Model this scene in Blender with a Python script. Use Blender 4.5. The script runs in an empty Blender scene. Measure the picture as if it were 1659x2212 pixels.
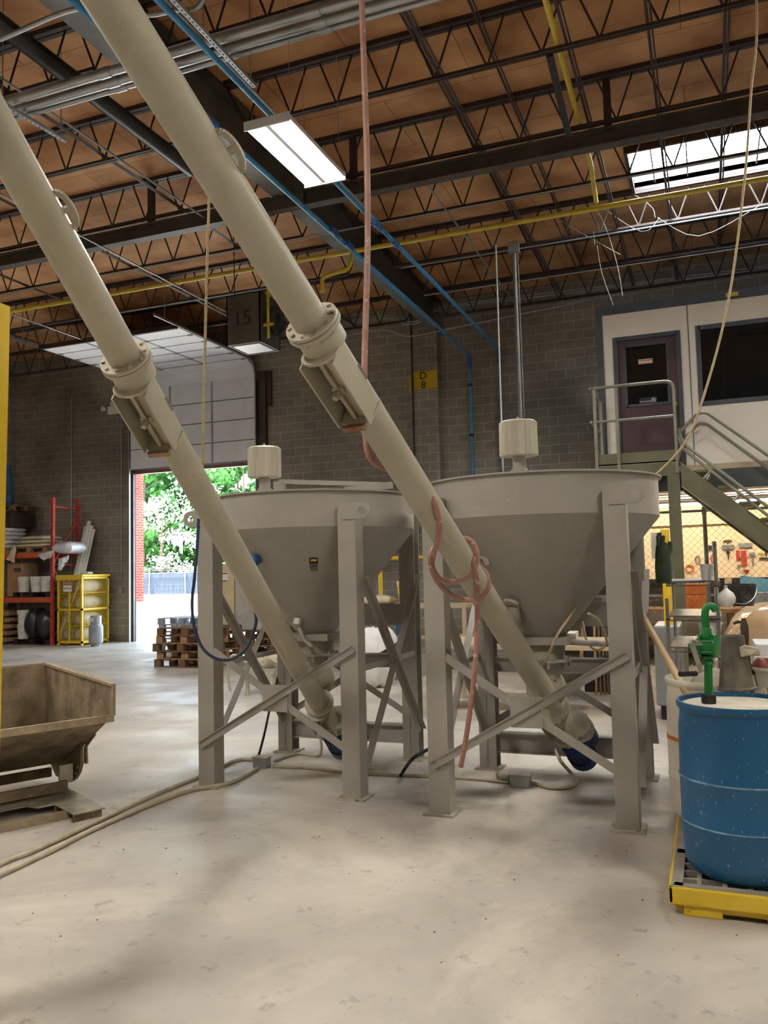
import bpy, math, random
from mathutils import Vector, Matrix
import numpy as np
random.seed(7)
PI = math.pi
C = bpy.context.scene.collection
S = bpy.context.scene

# ---------------------------------------------------------------- camera
FPX, CX, CY, EYE = 1790.0, 829.5, 1106.0, 1.65
ROT = Matrix(((0.9311769, 0.0478539, 0.3614133),
              (0.3638117, -0.0581683, -0.9296545),
              (-0.0234648, 0.9971592, -0.0715748)))
cam = bpy.data.cameras.new('camera')
cam.sensor_fit = 'VERTICAL'; cam.sensor_height = 36.0
cam.lens = FPX / 2212.0 * 36.0
cam.clip_end = 400
co = bpy.data.objects.new('camera', cam); C.objects.link(co)
co.matrix_world = Matrix.Translation((0, 0, EYE)) @ ROT.to_4x4()
S.camera = co
def _ray(x, y): return ROT @ Vector((x - CX, -(y - CY), -FPX))
def ay(x, y, Y):
    r = _ray(x, y); return Vector((0, 0, EYE)) + r * (Y / r.y)
def az(x, y, z=0.0):
    r = _ray(x, y); return Vector((0, 0, EYE)) + r * ((z - EYE) / r.z)
def ax(x, y, X):
    r = _ray(x, y); return Vector((0, 0, EYE)) + r * (X / r.x)
def av(x, y, v): return Vector((0, 0, EYE)) + _ray(x, y) * (v / FPX)

# ---------------------------------------------------------------- render look
S.view_settings.view_transform = 'Standard'
S.view_settings.look = 'None'
S.view_settings.gamma = 1.0
S.view_settings.use_curve_mapping = False
S.view_settings.exposure = 1.15
S.cycles.max_bounces = 7
S.cycles.diffuse_bounces = 5
S.cycles.glossy_bounces = 3
S.cycles.sample_clamp_indirect = 6.0
S.cycles.use_denoising = True
LAMP = 60.0        # emission of the ceiling fixtures' diffusers
SKYL = 34.0         # emission of the skylight lens
WORLD = 3.6        # sky
SUN = 20.0

w = bpy.data.worlds.new('sky'); S.world = w; w.use_nodes = True
nt = w.node_tree; bg = nt.nodes['Background']
bg.inputs[0].default_value = (0.72, 0.86, 1.0, 1); bg.inputs[1].default_value = WORLD
sl = bpy.data.lights.new('sun', 'SUN'); sl.energy = SUN; sl.angle = 0.02; sl.color = (1, .96, .9)
so = bpy.data.objects.new('sun', sl); C.objects.link(so)
so.rotation_euler = Vector((0.5, 0.16, -1.0)).to_track_quat('-Z', 'Y').to_euler()
so['kind'] = 'helper'

# ---------------------------------------------------------------- materials
def lin(c):
    if isinstance(c, str):
        c = [int(c[i:i + 2], 16) / 255 for i in (0, 2, 4)]
        c = [x / 12.92 if x <= .04045 else ((x + .055) / 1.055) ** 2.4 for x in c]
    return (c[0], c[1], c[2], 1)
_M = {}
def mat(name, c1, c2=None, rough=.6, metal=0., scale=4., detail=4., lo=.35, hi=.65, bump=0., bscale=40.,
        c3=None, s3=12., t3=.62, coat=0., alpha=1., trans=0., stretch=None):
    """paint-like procedural: c1/c2 mixed by noise, optional spots of c3, noise bump"""
    if name in _M: return _M[name]
    m = bpy.data.materials.new(name); m.use_nodes = True
    n = m.node_tree; b = n.nodes['Principled BSDF']
    b.inputs['Roughness'].default_value = rough; b.inputs['Metallic'].default_value = metal
    if coat: b.inputs['Coat Weight'].default_value = coat
    if alpha < 1: b.inputs['Alpha'].default_value = alpha
    if trans: b.inputs['Transmission Weight'].default_value = trans
    tc = n.nodes.new('ShaderNodeTexCoord'); src = tc.outputs['Object']
    if stretch:
        mp = n.nodes.new('ShaderNodeMapping'); mp.inputs['Scale'].default_value = stretch
        n.links.new(src, mp.inputs[0]); src = mp.outputs[0]
    c2 = c2 or c1
    nz = n.nodes.new('ShaderNodeTexNoise'); nz.inputs['Scale'].default_value = scale
    nz.inputs['Detail'].default_value = detail; n.links.new(src, nz.inputs['Vector'])
    r = n.nodes.new('ShaderNodeValToRGB'); r.color_ramp.elements[0].position = lo; r.color_ramp.elements[1].position = hi
    r.color_ramp.elements[0].color = lin(c1); r.color_ramp.elements[1].color = lin(c2)
    n.links.new(nz.outputs['Fac'], r.inputs[0]); out = r.outputs[0]
    if c3:
        n3 = n.nodes.new('ShaderNodeTexNoise'); n3.inputs['Scale'].default_value = s3; n3.inputs['Detail'].default_value = 6
        n.links.new(src, n3.inputs['Vector'])
        r3 = n.nodes.new('ShaderNodeValToRGB'); r3.color_ramp.elements[0].position = t3
        r3.color_ramp.elements[1].position = min(t3 + .05, 1)
        n.links.new(n3.outputs['Fac'], r3.inputs[0])
        mx = n.nodes.new('ShaderNodeMix'); mx.data_type = 'RGBA'
        n.links.new(r3.outputs[0], mx.inputs[0]); n.links.new(out, mx.inputs[6]); mx.inputs[7].default_value = lin(c3)
        out = mx.outputs[2]
    n.links.new(out, b.inputs['Base Color'])
    if bump:
        nb = n.nodes.new('ShaderNodeTexNoise'); nb.inputs['Scale'].default_value = bscale; nb.inputs['Detail'].default_value = 3
        n.links.new(src, nb.inputs['Vector'])
        bp = n.nodes.new('ShaderNodeBump'); bp.inputs['Strength'].default_value = bump; bp.inputs['Distance'].default_value = .01
        n.links.new(nb.outputs['Fac'], bp.inputs['Height']); n.links.new(bp.outputs[0], b.inputs['Normal'])
    _M[name] = m; return m
def emis(name, col, strength):
    if name in _M: return _M[name]
    m = bpy.data.materials.new(name); m.use_nodes = True; n = m.node_tree
    n.nodes.remove(n.nodes['Principled BSDF']); e = n.nodes.new('ShaderNodeEmission')
    e.inputs[0].default_value = lin(col); e.inputs[1].default_value = strength
    n.links.new(e.outputs[0], n.nodes['Material Output'].inputs[0]); _M[name] = m; return m
def brick(name, c1, c2, mortar, bw, bh, ms, axes='XZ', rough=.85, bump=.4, offset=.5, stain=None, sc=.6):
    m = bpy.data.materials.new(name); m.use_nodes = True; n = m.node_tree; b = n.nodes['Principled BSDF']
    b.inputs['Roughness'].default_value = rough
    tc = n.nodes.new('ShaderNodeTexCoord'); sp = n.nodes.new('ShaderNodeSeparateXYZ'); cb = n.nodes.new('ShaderNodeCombineXYZ')
    n.links.new(tc.outputs['Object'], sp.inputs[0])
    n.links.new(sp.outputs['XYZ'.index(axes[0])], cb.inputs[0]); n.links.new(sp.outputs['XYZ'.index(axes[1])], cb.inputs[1])
    bt = n.nodes.new('ShaderNodeTexBrick'); bt.offset = offset
    for k, v in (('Scale', 1), ('Mortar Size', ms), ('Mortar Smooth', .3), ('Bias', 0), ('Brick Width', bw), ('Row Height', bh)):
        bt.inputs[k].default_value = v
    bt.inputs['Color1'].default_value = lin(c1); bt.inputs['Color2'].default_value = lin(c2); bt.inputs['Mortar'].default_value = lin(mortar)
    n.links.new(cb.outputs[0], bt.inputs['Vector'])
    nz = n.nodes.new('ShaderNodeTexNoise'); nz.inputs['Scale'].default_value = sc; nz.inputs['Detail'].default_value = 8
    n.links.new(tc.outputs['Object'], nz.inputs['Vector'])
    r = n.nodes.new('ShaderNodeValToRGB'); r.color_ramp.elements[0].position = .3; r.color_ramp.elements[1].position = .7
    r.color_ramp.elements[0].color = lin(stain or 'b8b0a8'); r.color_ramp.elements[1].color = (1, 1, 1, 1)
    n.links.new(nz.outputs['Fac'], r.inputs[0])
    mx = n.nodes.new('ShaderNodeMix'); mx.data_type = 'RGBA'; mx.blend_type = 'MULTIPLY'; mx.inputs[0].default_value = 1
    n.links.new(bt.outputs['Color'], mx.inputs[6]); n.links.new(r.outputs[0], mx.inputs[7])
    n.links.new(mx.outputs[2], b.inputs['Base Color'])
    bp = n.nodes.new('ShaderNodeBump'); bp.inputs['Strength'].default_value = bump; bp.inputs['Distance'].default_value = .01; bp.invert = True
    n.links.new(bt.outputs['Fac'], bp.inputs['Height']); n.links.new(bp.outputs[0], b.inputs['Normal'])
    _M[name] = m; return m
def glass(name, col='ffffff', rough=.02, alpha=.25):
    return mat(name, col, rough=rough, alpha=alpha)

beige = mat('beige_paint', '97928a', 'a19c93', rough=.5, scale=2.5, bump=.06, bscale=60, c3='d8d4c4', s3=55, t3=.70)
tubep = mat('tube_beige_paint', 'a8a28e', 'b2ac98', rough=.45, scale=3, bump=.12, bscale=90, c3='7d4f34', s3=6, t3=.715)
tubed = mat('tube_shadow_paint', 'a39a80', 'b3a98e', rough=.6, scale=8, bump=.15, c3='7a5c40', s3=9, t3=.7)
dusty = mat('dusty_metal', '8f8a7c', 'b8b09c', rough=.75, scale=7, bump=.3, c3='6a5442', s3=14, t3=.66)
steel_dk = mat('dark_red_steel', '2c1f1b', '3b2923', rough=.6, scale=5)
beamp = mat('grey_beam_paint', '4a4944', '5b5952', rough=.55, scale=2, c3='77746c', s3=7, t3=.68)
beamdk = mat('brown_beam_paint', '3a332d', '4a4239', rough=.6, scale=3)
galv = mat('galvanised_steel', '9a9d9f', 'a6a9aa', rough=.36, metal=.7, scale=3)
chrome = mat('chrome', 'c4c6c8', rough=.14, metal=1)
bluep = mat('blue_pipe_paint', '2f78a8', '3d88b8', rough=.35, scale=6)
blued = mat('dark_blue_coupling', '1d4b86', '27599a', rough=.4)
yellowp = mat('yellow_pipe_paint', 'b8a02c', 'c9b13a', rough=.5, scale=6)
yellows = mat('yellow_safety_paint', 'd8b41c', 'e2c43c', rough=.45, scale=5, c3='a8862a', s3=20, t3=.68)
wire_w = mat('white_cable', 'bdb9ae', rough=.6)
ropey = mat('pale_cord', 'b5a37e', 'c9b892', rough=.7, scale=30)
hosep = mat('pink_hose', '94695c', 'a98272', rough=.5, scale=9, c3='c9a99a', s3=20, t3=.64)
cableb = mat('dark_blue_cable', '202a40', '2b3a5a', rough=.45)
rubber = mat('black_rubber', '161616', '222222', rough=.6)
whitep = mat('white_panel_paint', 'd8d8dc', 'e4e4e8', rough=.5, scale=2)
officep = mat('office_wall_panel', 'e8e2da', 'f0eae2', rough=.55, scale=1.2)
slate = mat('slate_trim', '3c414c', '484d58', rough=.5)
doorp = mat('maroon_door_paint', '4a3238', '543a40', rough=.5, scale=2)
dglass = mat('dark_window_glass', '14181a', rough=.04)
olive = mat('olive_steel_paint', '5a5945', '68674f', rough=.5, scale=3)
raily = mat('grey_rail_paint', '77786a', '8a8a7c', rough=.35, metal=.3)
orange = mat('orange_rack_paint', 'b84a30', 'c45a3a', rough=.5, scale=6)
redp = mat('red_upright_paint', 'b0382c', 'c24c40', rough=.5, scale=6)
wood = mat('pallet_wood', '8a6848', 'a98660', rough=.8, scale=9, stretch=(1, 6, 6), bump=.2)
wooddk = mat('aged_wood', '5c4432', '76593f', rough=.85, scale=9, stretch=(6, 1, 6), bump=.2)
bwhite = mat('white_plastic', 'dcdad4', 'e6e4de', rough=.4, scale=4, c3='b9b3a6', s3=9, t3=.66)
sackw = mat('white_sack', 'd4d2d0', 'e2e0de', rough=.55, scale=7, bump=.3, bscale=18)
sackc = mat('cream_sack', 'c9bda0', 'd8ccb0', rough=.75, scale=7, bump=.3, bscale=18)
sackb = mat('brown_sack', '8f7456', 'a3886a', rough=.8, scale=7, bump=.3, bscale=18)
blackp = mat('black_plastic', '1a1b1e', '2a2b2f', rough=.35, scale=8)
bagp = mat('black_bag_film', '1a1b1e', '34363c', rough=.3, scale=8, bump=1., bscale=7)
card = mat('cardboard', '9a7552', 'ab8662', rough=.85, scale=5)
tankw = mat('tank_white', 'cfcfcc', 'dcdcd8', rough=.4)
tankg = mat('tank_grey', '8b8e92', '9fa2a6', rough=.45)
grimy = mat('grimy_bin_steel', '665843', '94846a', rough=.8, scale=6, bump=.4, bscale=35, c3='aa9c80', s3=14, t3=.66, detail=9)
rimst = mat('worn_bin_rim', '8b7b60', 'a5967a', rough=.75, scale=12, bump=.3)
drumb = mat('blue_drum_plastic', '125079', '1a5c86', rough=.42, scale=2, bump=.1, bscale=20, c3='7a9db2', s3=85, t3=.655, stretch=(1, 1, .4))
drumw = mat('white_drum_plastic', 'cfc8b6', 'dcd5c4', rough=.5, scale=3, c3='a89d86', s3=10, t3=.66)
dust = mat('dusty_top', 'cfc8b4', 'b5b0a0', rough=.9, scale=9, bump=.2)
green = mat('green_pump_paint', '0c6a2c', '117a34', rough=.35)
palgrey = mat('grey_grate_plastic', '8f8a80', '9f998e', rough=.6, scale=8)
funnel = mat('grey_funnel', '4a463e', '77705f', rough=.65, scale=9, c3='2c2a26', s3=9, t3=.66, stretch=(1, 1, .5))
glove = mat('green_glove', '2c3a2c', '3d4c3a', rough=.5, scale=9)
motorb = mat('blue_motor', '10234e', '1b3468', rough=.4)
redlab = mat('red_label', 'a8382e', rough=.5)
inkm = mat('black_ink', '1c1a18', rough=.6)
signy = mat('sign_yellow', 'bfa018', 'cbae28', rough=.7, scale=3)
screen = mat('fence_screen', '2c3440', '3c4654', rough=.9, scale=2, stretch=(6, 6, .4))
pineg = mat('pine_foliage', '2a5c24', '4c8438', rough=.8, scale=1.5)
blos = mat('pale_blossom', 'd8e0d0', 'f0f4ec', rough=.8, scale=1.5)
bark = mat('tree_bark', '54483c', '6b5c4c', rough=.9)
skyblue = mat('light_blue_plastic', '5d93b0', '6ca2be', rough=.4)
orangeb = mat('orange_plastic', 'c86a2c', 'd8803c', rough=.45, scale=8)
wrap = mat('clear_wrap_tan', 'a3896a', 'b89e80', rough=.18, scale=4, bump=.7, bscale=9, c3='d8c8b0', s3=7, t3=.62)
tan = mat('tan_cabinet', 'b3a286', 'bcae92', rough=.5, scale=2)
filt = mat('filter_canister', 'a8a290', 'b8b2a0', rough=.45, stretch=(9, 9, .2), scale=3, c3='c8c2b0', s3=9, t3=.6)
alu = mat('cast_aluminium', 'a39f94', 'b5b1a6', rough=.4, metal=.6)
osb = brick('osb_deck', 'bf9062', 'cf9f70', '7d5c40', 2.44, 1.22, .006, 'XY', rough=.8, bump=.15, stain='b8a08a', sc=1.3)
cmu = brick('cmu_block', '989184', 'a59e92', 'cfc8bc', .406, .203, .008, 'XZ', stain='8f8a84', sc=.35)
cmuY = brick('cmu_block_side', '989184', 'a39c8f', 'bdb6aa', .406, .203, .007, 'YZ', stain='8f8a84', sc=.35)
rbrick = brick('red_brick', 'a8483c', 'b5564a', 'c8b8a8', .2, .0677, .006, 'YZ', stain='c8b0a8', sc=2)
asph = mat('yard_concrete', 'd0d0ca', 'dadad4', rough=.9, scale=1)

def floor_mat():
    m = bpy.data.materials.new('dusty_concrete'); m.use_nodes = True; n = m.node_tree; b = n.nodes['Principled BSDF']
    tc = n.nodes.new('ShaderNodeTexCoord')
    def noise(sc, det=6, rough=.6, dist=0.):
        z = n.nodes.new('ShaderNodeTexNoise'); z.inputs['Scale'].default_value = sc; z.inputs['Detail'].default_value = det
        z.inputs['Roughness'].default_value = rough; z.inputs['Distortion'].default_value = dist
        n.links.new(tc.outputs['Object'], z.inputs['Vector']); return z
    def ramp(src, p0, p1, c0, c1):
        r = n.nodes.new('ShaderNodeValToRGB'); e = r.color_ramp.elements
        e[0].position = p0; e[1].position = p1; e[0].color = lin(c0); e[1].color = lin(c1)
        n.links.new(src.outputs['Fac'], r.inputs[0]); return r
    a = ramp(noise(.9, 8), .36, .64, 'a09b92', 'b8b2a8')
    d = ramp(noise(.55, 7, .65, .6), .47, .6, '000000', 'ffffff')
    mx = n.nodes.new('ShaderNodeMix'); mx.data_type = 'RGBA'
    n.links.new(d.outputs[0], mx.inputs[0]); n.links.new(a.outputs[0], mx.inputs[6]); mx.inputs[7].default_value = lin('c6bfb2')
    s = ramp(noise(7, 8, .7), .3, .42, '8c867a', 'ffffff')
    m2 = n.nodes.new('ShaderNodeMix'); m2.data_type = 'RGBA'; m2.blend_type = 'MULTIPLY'; m2.inputs[0].default_value = .55
    n.links.new(mx.outputs[2], m2.inputs[6]); n.links.new(s.outputs[0], m2.inputs[7])
    sp = ramp(noise(38, 3, .5), .72, .76, '000000', 'ffffff')
    m3 = n.nodes.new('ShaderNodeMix'); m3.data_type = 'RGBA'
    n.links.new(sp.outputs[0], m3.inputs[0]); n.links.new(m2.outputs[2], m3.inputs[6]); m3.inputs[7].default_value = lin('8b8270')
    n.links.new(m3.outputs[2], b.inputs['Base Color'])
    rr = ramp(noise(1.3, 5), .35, .65, 'a0a0a0', 'd0d0d0'); n.links.new(rr.outputs[0], b.inputs['Roughness'])
    bp = n.nodes.new('ShaderNodeBump'); bp.inputs['Strength'].default_value = .12; bp.inputs['Distance'].default_value = .01
    nb = noise(25, 4); n.links.new(nb.outputs['Fac'], bp.inputs['Height']); n.links.new(bp.outputs[0], b.inputs['Normal'])
    return m
floorm = floor_mat()

# ---------------------------------------------------------------- mesh builder
def V(*a): return Vector(a if len(a) > 1 else a[0])
def frame(d, up=(0, 0, 1)):
    d = Vector(d).normalized(); u = Vector(up)
    if abs(d.dot(u.normalized())) > .98: u = Vector((0, 1, 0))
    s = d.cross(u).normalized(); u = s.cross(d).normalized()
    return d, s, u
class MB:
    def __init__(s): s.v = []; s.f = []
    def add(s, vs, fs):
        o = len(s.v); s.v += [Vector(p) for p in vs]; s.f += [tuple(i + o for i in f) for f in fs]; return s
    def box(s, a, b):
        x0, x1 = sorted((a[0], b[0])); y0, y1 = sorted((a[1], b[1])); z0, z1 = sorted((a[2], b[2]))
        return s.add([(x0, y0, z0), (x1, y0, z0), (x1, y1, z0), (x0, y1, z0), (x0, y0, z1), (x1, y0, z1), (x1, y1, z1), (x0, y1, z1)],
                     [(0, 3, 2, 1), (4, 5, 6, 7), (0, 1, 5, 4), (1, 2, 6, 5), (2, 3, 7, 6), (3, 0, 4, 7)])
    def sweep(s, prof, p0, p1, up=(0, 0, 1)):
        """closed 2-D profile (side, up) swept from p0 to p1"""
        p0, p1 = V(p0), V(p1); d, sd, u = frame(p1 - p0, up); n = len(prof)
        vs = [p + sd * a + u * b for p in (p0, p1) for a, b in prof]
        fs = [(i, (i + 1) % n, n + (i + 1) % n, n + i) for i in range(n)] + [tuple(range(n))[::-1], tuple(range(n, 2 * n))]
        return s.add(vs, fs)
    def bar(s, p0, p1, w, h, up=(0, 0, 1)):
        return s.sweep([(-w / 2, -h / 2), (w / 2, -h / 2), (w / 2, h / 2), (-w / 2, h / 2)], p0, p1, up)
    def angle(s, p0, p1, w, t, up=(0, 0, 1)):
        return s.sweep([(0, 0), (w, 0), (w, t), (t, t), (t, w), (0, w)], p0, p1, up)
    def ibeam(s, p0, p1, w, h, t, up=(0, 0, 1)):
        a, b, c = w / 2, h / 2, t / 2
        s.bar(V(p0) + frame(V(p1) - V(p0), up)[2] * (b - c), V(p1) + frame(V(p1) - V(p0), up)[2] * (b - c), w, t, up)
        s.bar(V(p0) - frame(V(p1) - V(p0), up)[2] * (b - c), V(p1) - frame(V(p1) - V(p0), up)[2] * (b - c), w, t, up)
        return s.bar(p0, p1, t, h - 2 * t, up)
    def prism(s, pts, vec):
        pts = [V(p) for p in pts]; n = len(pts); vec = V(vec)
        return s.add(pts + [p + vec for p in pts], [tuple(range(n))[::-1], tuple(range(n, 2 * n))] +
                     [(i, (i + 1) % n, n + (i + 1) % n, n + i) for i in range(n)])
    def tube(s, pts, r, n=12, caps=True, closed=False):
        pts = [V(p) for p in pts]; N = len(pts); rr = r if isinstance(r, (list, tuple)) else [r] * N
        T = []
        for i in range(N):
            a = pts[(i - 1) % N] if (i or closed) else pts[0]; b = pts[(i + 1) % N] if (i < N - 1 or closed) else pts[-1]
            T.append((b - a).normalized())
        _, sd, u = frame(T[0]); vs = []
        for i in range(N):
            sd = (sd - T[i] * sd.dot(T[i])).normalized(); u = T[i].cross(sd)
            vs += [pts[i] + (sd * math.cos(2 * PI * k / n) + u * math.sin(2 * PI * k / n)) * rr[i] for k in range(n)]
        fs = []
        for i in range(N if closed else N - 1):
            j = (i + 1) % N
            fs += [(i * n + k, i * n + (k + 1) % n, j * n + (k + 1) % n, j * n + k) for k in range(n)]
        if caps and not closed: fs += [tuple(range(n))[::-1], tuple(range((N - 1) * n, N * n))]
        return s.add(vs, fs)
    def lathe(s, prof, c=(0, 0, 0), n=40, axis=(0, 0, 1), closed=False):
        """prof: list of (r, h); open ends are capped when r > 0"""
        c = V(c); d, a, b = frame(axis, (0, 0, 1) if abs(Vector(axis).normalized().z) < .9 else (0, 1, 0)); vs = []; L = len(prof)
        for r, h in prof: vs += [c + d * h + (a * math.cos(2 * PI * k / n) + b * math.sin(2 * PI * k / n)) * max(r, 1e-5) for k in range(n)]
        fs = [(i * n + k, i * n + (k + 1) % n, ((i + 1) % L) * n + (k + 1) % n, ((i + 1) % L) * n + k) for i in range(L if closed else L - 1) for k in range(n)]
        if not closed: fs += [tuple(range(n))[::-1], tuple(range((L - 1) * n, L * n))]
        return s.add(vs, fs)
    def pillow(s, c, l, w_, h, seed=0, sag=.0, rot=0., n=12, e=.45):
        rnd = random.Random(seed); c = V(c); vs = []; fs = []; m = n // 2 * 2; R_ = n
        cr, sr = math.cos(rot), math.sin(rot)
        ph = [rnd.uniform(0, 6.28) for _ in range(6)]
        for i in range(R_ + 1):
            a = -PI / 2 + PI * i / R_
            for j in range(2 * m):
                b = 2 * PI * j / (2 * m)
                sg = lambda x, p: math.copysign(abs(x) ** p, x)
                x = sg(math.cos(a), .6) * sg(math.cos(b), e); y = sg(math.cos(a), .6) * sg(math.sin(b), e); z = sg(math.sin(a), .9)
                k = 1 + .05 * math.sin(5 * b + ph[0] + a * 2) + .04 * math.sin(9 * b + ph[1]) * math.cos(a)
                X, Y, Z = x * l / 2 * k, y * w_ / 2 * k, z * h / 2 * (1 + .15 * math.sin(3 * b + ph[2]) * math.cos(a) ** .5 if math.cos(a) > 0 else 1)
                Z -= sag * (X / l) ** 2
                vs.append(c + Vector((X * cr - Y * sr, X * sr + Y * cr, Z)))
        q = 2 * m
        for i in range(R_): fs += [(i * q + j, i * q + (j + 1) % q, (i + 1) * q + (j + 1) % q, (i + 1) * q + j) for j in range(q)]
        return s.add(vs, fs)
    def build(s, name, m, parent=None, smooth=True, bevel=0., ang=38, loc=None):
        o0 = ORI.get(parent.name, Vector((0, 0, 0))) if parent else (V(loc) if loc is not None else Vector((0, 0, 0)))
        me = bpy.data.meshes.new(name); me.from_pydata([tuple(p - o0) for p in s.v], [], s.f); me.update()
        me.materials.append(m)
        ob = bpy.data.objects.new(name, me); C.objects.link(ob)
        if parent: ob.parent = parent
        else: ob.location = o0
        ORI[ob.name] = o0
        if smooth:
            me.polygons.foreach_set('use_smooth', [True] * len(me.polygons)); me.set_sharp_from_angle(angle=math.radians(ang))
        if bevel:
            bv = ob.modifiers.new('bevel', 'BEVEL'); bv.width = bevel; bv.segments = 2; bv.limit_method = 'ANGLE'; bv.angle_limit = math.radians(40)
            bv.harden_normals = False
        return ob
ORI = {}
def tag(o, label, cat, group=None, kind=None):
    if label: o['label'] = label
    if cat: o['category'] = cat
    if group: o['group'] = group
    if kind: o['kind'] = kind
    return o
def thing(name, label, cat, loc=(0, 0, 0), group=None):
    o = bpy.data.objects.new(name, None); C.objects.link(o); o.location = loc; o.empty_display_size = .1
    ORI[o.name] = V(loc); return tag(o, label, cat, group)
def struct(name, mb, m, **k):
    o = mb.build(name, m, smooth=False, **k); o['kind'] = 'structure'; return o
def copy_tree(src, loc, label=None, group=None, rz=None):
    r = src.copy(); C.objects.link(r); r.location = loc
    if rz is not None: r.rotation_euler = (0, 0, rz)
    if label: r['label'] = label
    if group: r['group'] = group
    for ch in list(src.children):
        c = ch.copy(); C.objects.link(c); c.parent = r
        for g in list(ch.children):
            d = g.copy(); C.objects.link(d); d.parent = c
    return r
def smooth_path(pts, k=6):
    pts = [V(p) for p in pts]; out = []
    P = [pts[0]] + pts + [pts[-1]]
    for i in range(1, len(P) - 2):
        for j in range(k):
            t = j / k; a, b, c, d = P[i - 1], P[i], P[i + 1], P[i + 2]
            out.append(.5 * ((2 * b) + (c - a) * t + (2 * a - 5 * b + 4 * c - d) * t * t + (3 * b - a - 3 * c + d) * t ** 3))
    return out + [pts[-1]]
def arc_path(pts, rad, k=5):
    """polyline with rounded corners"""
    pts = [V(p) for p in pts]; out = [pts[0]]
    for i in range(1, len(pts) - 1):
        a, b, c = pts[i - 1], pts[i], pts[i + 1]; d1 = (a - b); d2 = (c - b)
        r = min(rad, d1.length * .45, d2.length * .45); p = b + d1.normalized() * r; q = b + d2.normalized() * r
        for j in range(k + 1):
            t = j / k; out.append(p * (1 - t) ** 2 + b * 2 * t * (1 - t) + q * t * t)
    return out + [pts[-1]]
def text(name, body, size, loc, rot, m, parent, ext=.002, align='CENTER'):
    cu = bpy.data.curves.new(name, 'FONT'); cu.body = body; cu.size = size; cu.extrude = ext; cu.align_x = align; cu.align_y = 'CENTER'
    tmp = bpy.data.objects.new(name, cu); C.objects.link(tmp); bpy.context.view_layer.update()
    me = bpy.data.meshes.new_from_object(tmp.evaluated_get(bpy.context.evaluated_depsgraph_get())); bpy.data.objects.remove(tmp); me.materials.clear(); me.materials.append(m)
    o = bpy.data.objects.new(name, me); C.objects.link(o)
    o.location = V(loc) - (ORI[parent.name] if parent else V(0, 0, 0)); o.rotation_euler = rot
    if parent: o.parent = parent
    return o
# ================================================================ room shell
YW = 17.7; DX0, DX1, DZ = -13.85, -10.12, 4.42
CEIL = 7.78
struct('floor', MB().box((-20, -5.3, -.25), (5.4, YW + .36, 0)), floorm)
b = MB().box((-20, YW, 0), (DX0, YW + .35, CEIL)).box((DX1, YW, 0), (5.4, YW + .35, CEIL)).box((DX0, YW, DZ), (DX1, YW + .35, CEIL))
b.box((-6.07, YW - .2, 0), (-5.44, YW, CEIL)); b.box((-18.3, YW - .2, 0), (-17.9, YW, CEIL))
struct('wall_back', b, cmu)
struct('wall_left', MB().box((-20, -5, 0), (-19.6, YW, CEIL)), cmuY)
struct('wall_right', MB().box((5, -5, 0), (5.4, YW, CEIL)), cmuY)
struct('wall_front', MB().box((-20, -5.3, 0), (5.4, -5, CEIL)), cmu)
SX0, SX1, SY0, SY1 = -.82, 1.65, 12.32, 13.72
b = MB().box((-20, -5.3, CEIL), (5.4, SY0, CEIL + .08)).box((-20, SY1, CEIL), (5.4, YW + .35, CEIL + .08))
b.box((-20, SY0, CEIL), (SX0, SY1, CEIL + .08)).box((SX1, SY0, CEIL), (5.4, SY1, CEIL + .08))
struct('ceiling', b, osb)
# brick reveal of the door opening and the maroon lintel
b = MB().box((DX0 - .05, YW + .02, 1.02), (DX0 + .012, YW + .36, DZ)); o = struct('trim_1', b, rbrick)
b = MB().box((DX0 - .05, YW + .02, 0), (DX0 + .03, YW + .37, 1.02)); o = struct('trim_2', b, mat('painted_jamb', 'd8d4cc', 'e2ded6', rough=.7))
struct('trim_3', MB().box((DX0, YW - .02, DZ - .09), (DX1, YW + .1, DZ)), mat('maroon_lintel', '54302a', '633a32', rough=.6))
b = MB().box((DX1 + .05, YW - .1, 0), (DX1 + .24, YW, 6.62)).box((DX1 + .24, YW - .06, 5.75), (DX1 + .38, YW, 6.62))
struct('trim_4', b, mat('brown_steel_channel', '3c2a22', '4c362c', rough=.6))

# skylight
t = thing('skylight', 'bright ribbed skylight in the plywood roof above the upstairs office', 'skylight', (0, 13, CEIL))
MB().box((SX0 - .05, SY0 - .05, CEIL - .1), (SX0, SY1 + .05, CEIL + .22)).box((SX1, SY0 - .05, CEIL - .1), (SX1 + .05, SY1 + .05, CEIL + .22)) \
    .box((SX0, SY0 - .05, CEIL - .1), (SX1, SY0, CEIL + .22)).box((SX0, SY1, CEIL - .1), (SX1, SY1 + .05, CEIL + .22)).build('curb', steel_dk, t, smooth=False)
MB().box((SX0, SY0, CEIL + .2), (SX1, SY1, CEIL + .22)).build('lens', emis('skylight_lens', (.84, .93, 1.0), SKYL), t, smooth=False)
b = MB(); y = SY0 + .12
while y < SY1: b.box((SX0, y, CEIL + .05), (SX1, y + .018, CEIL + .07)); y += .12
x = SX0 + .3
while x < SX1: b.box((x, SY0, CEIL + .03), (x + .022, SY1, CEIL + .05)); x += .5
b.build('security_grille', galv, t, smooth=False)

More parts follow.
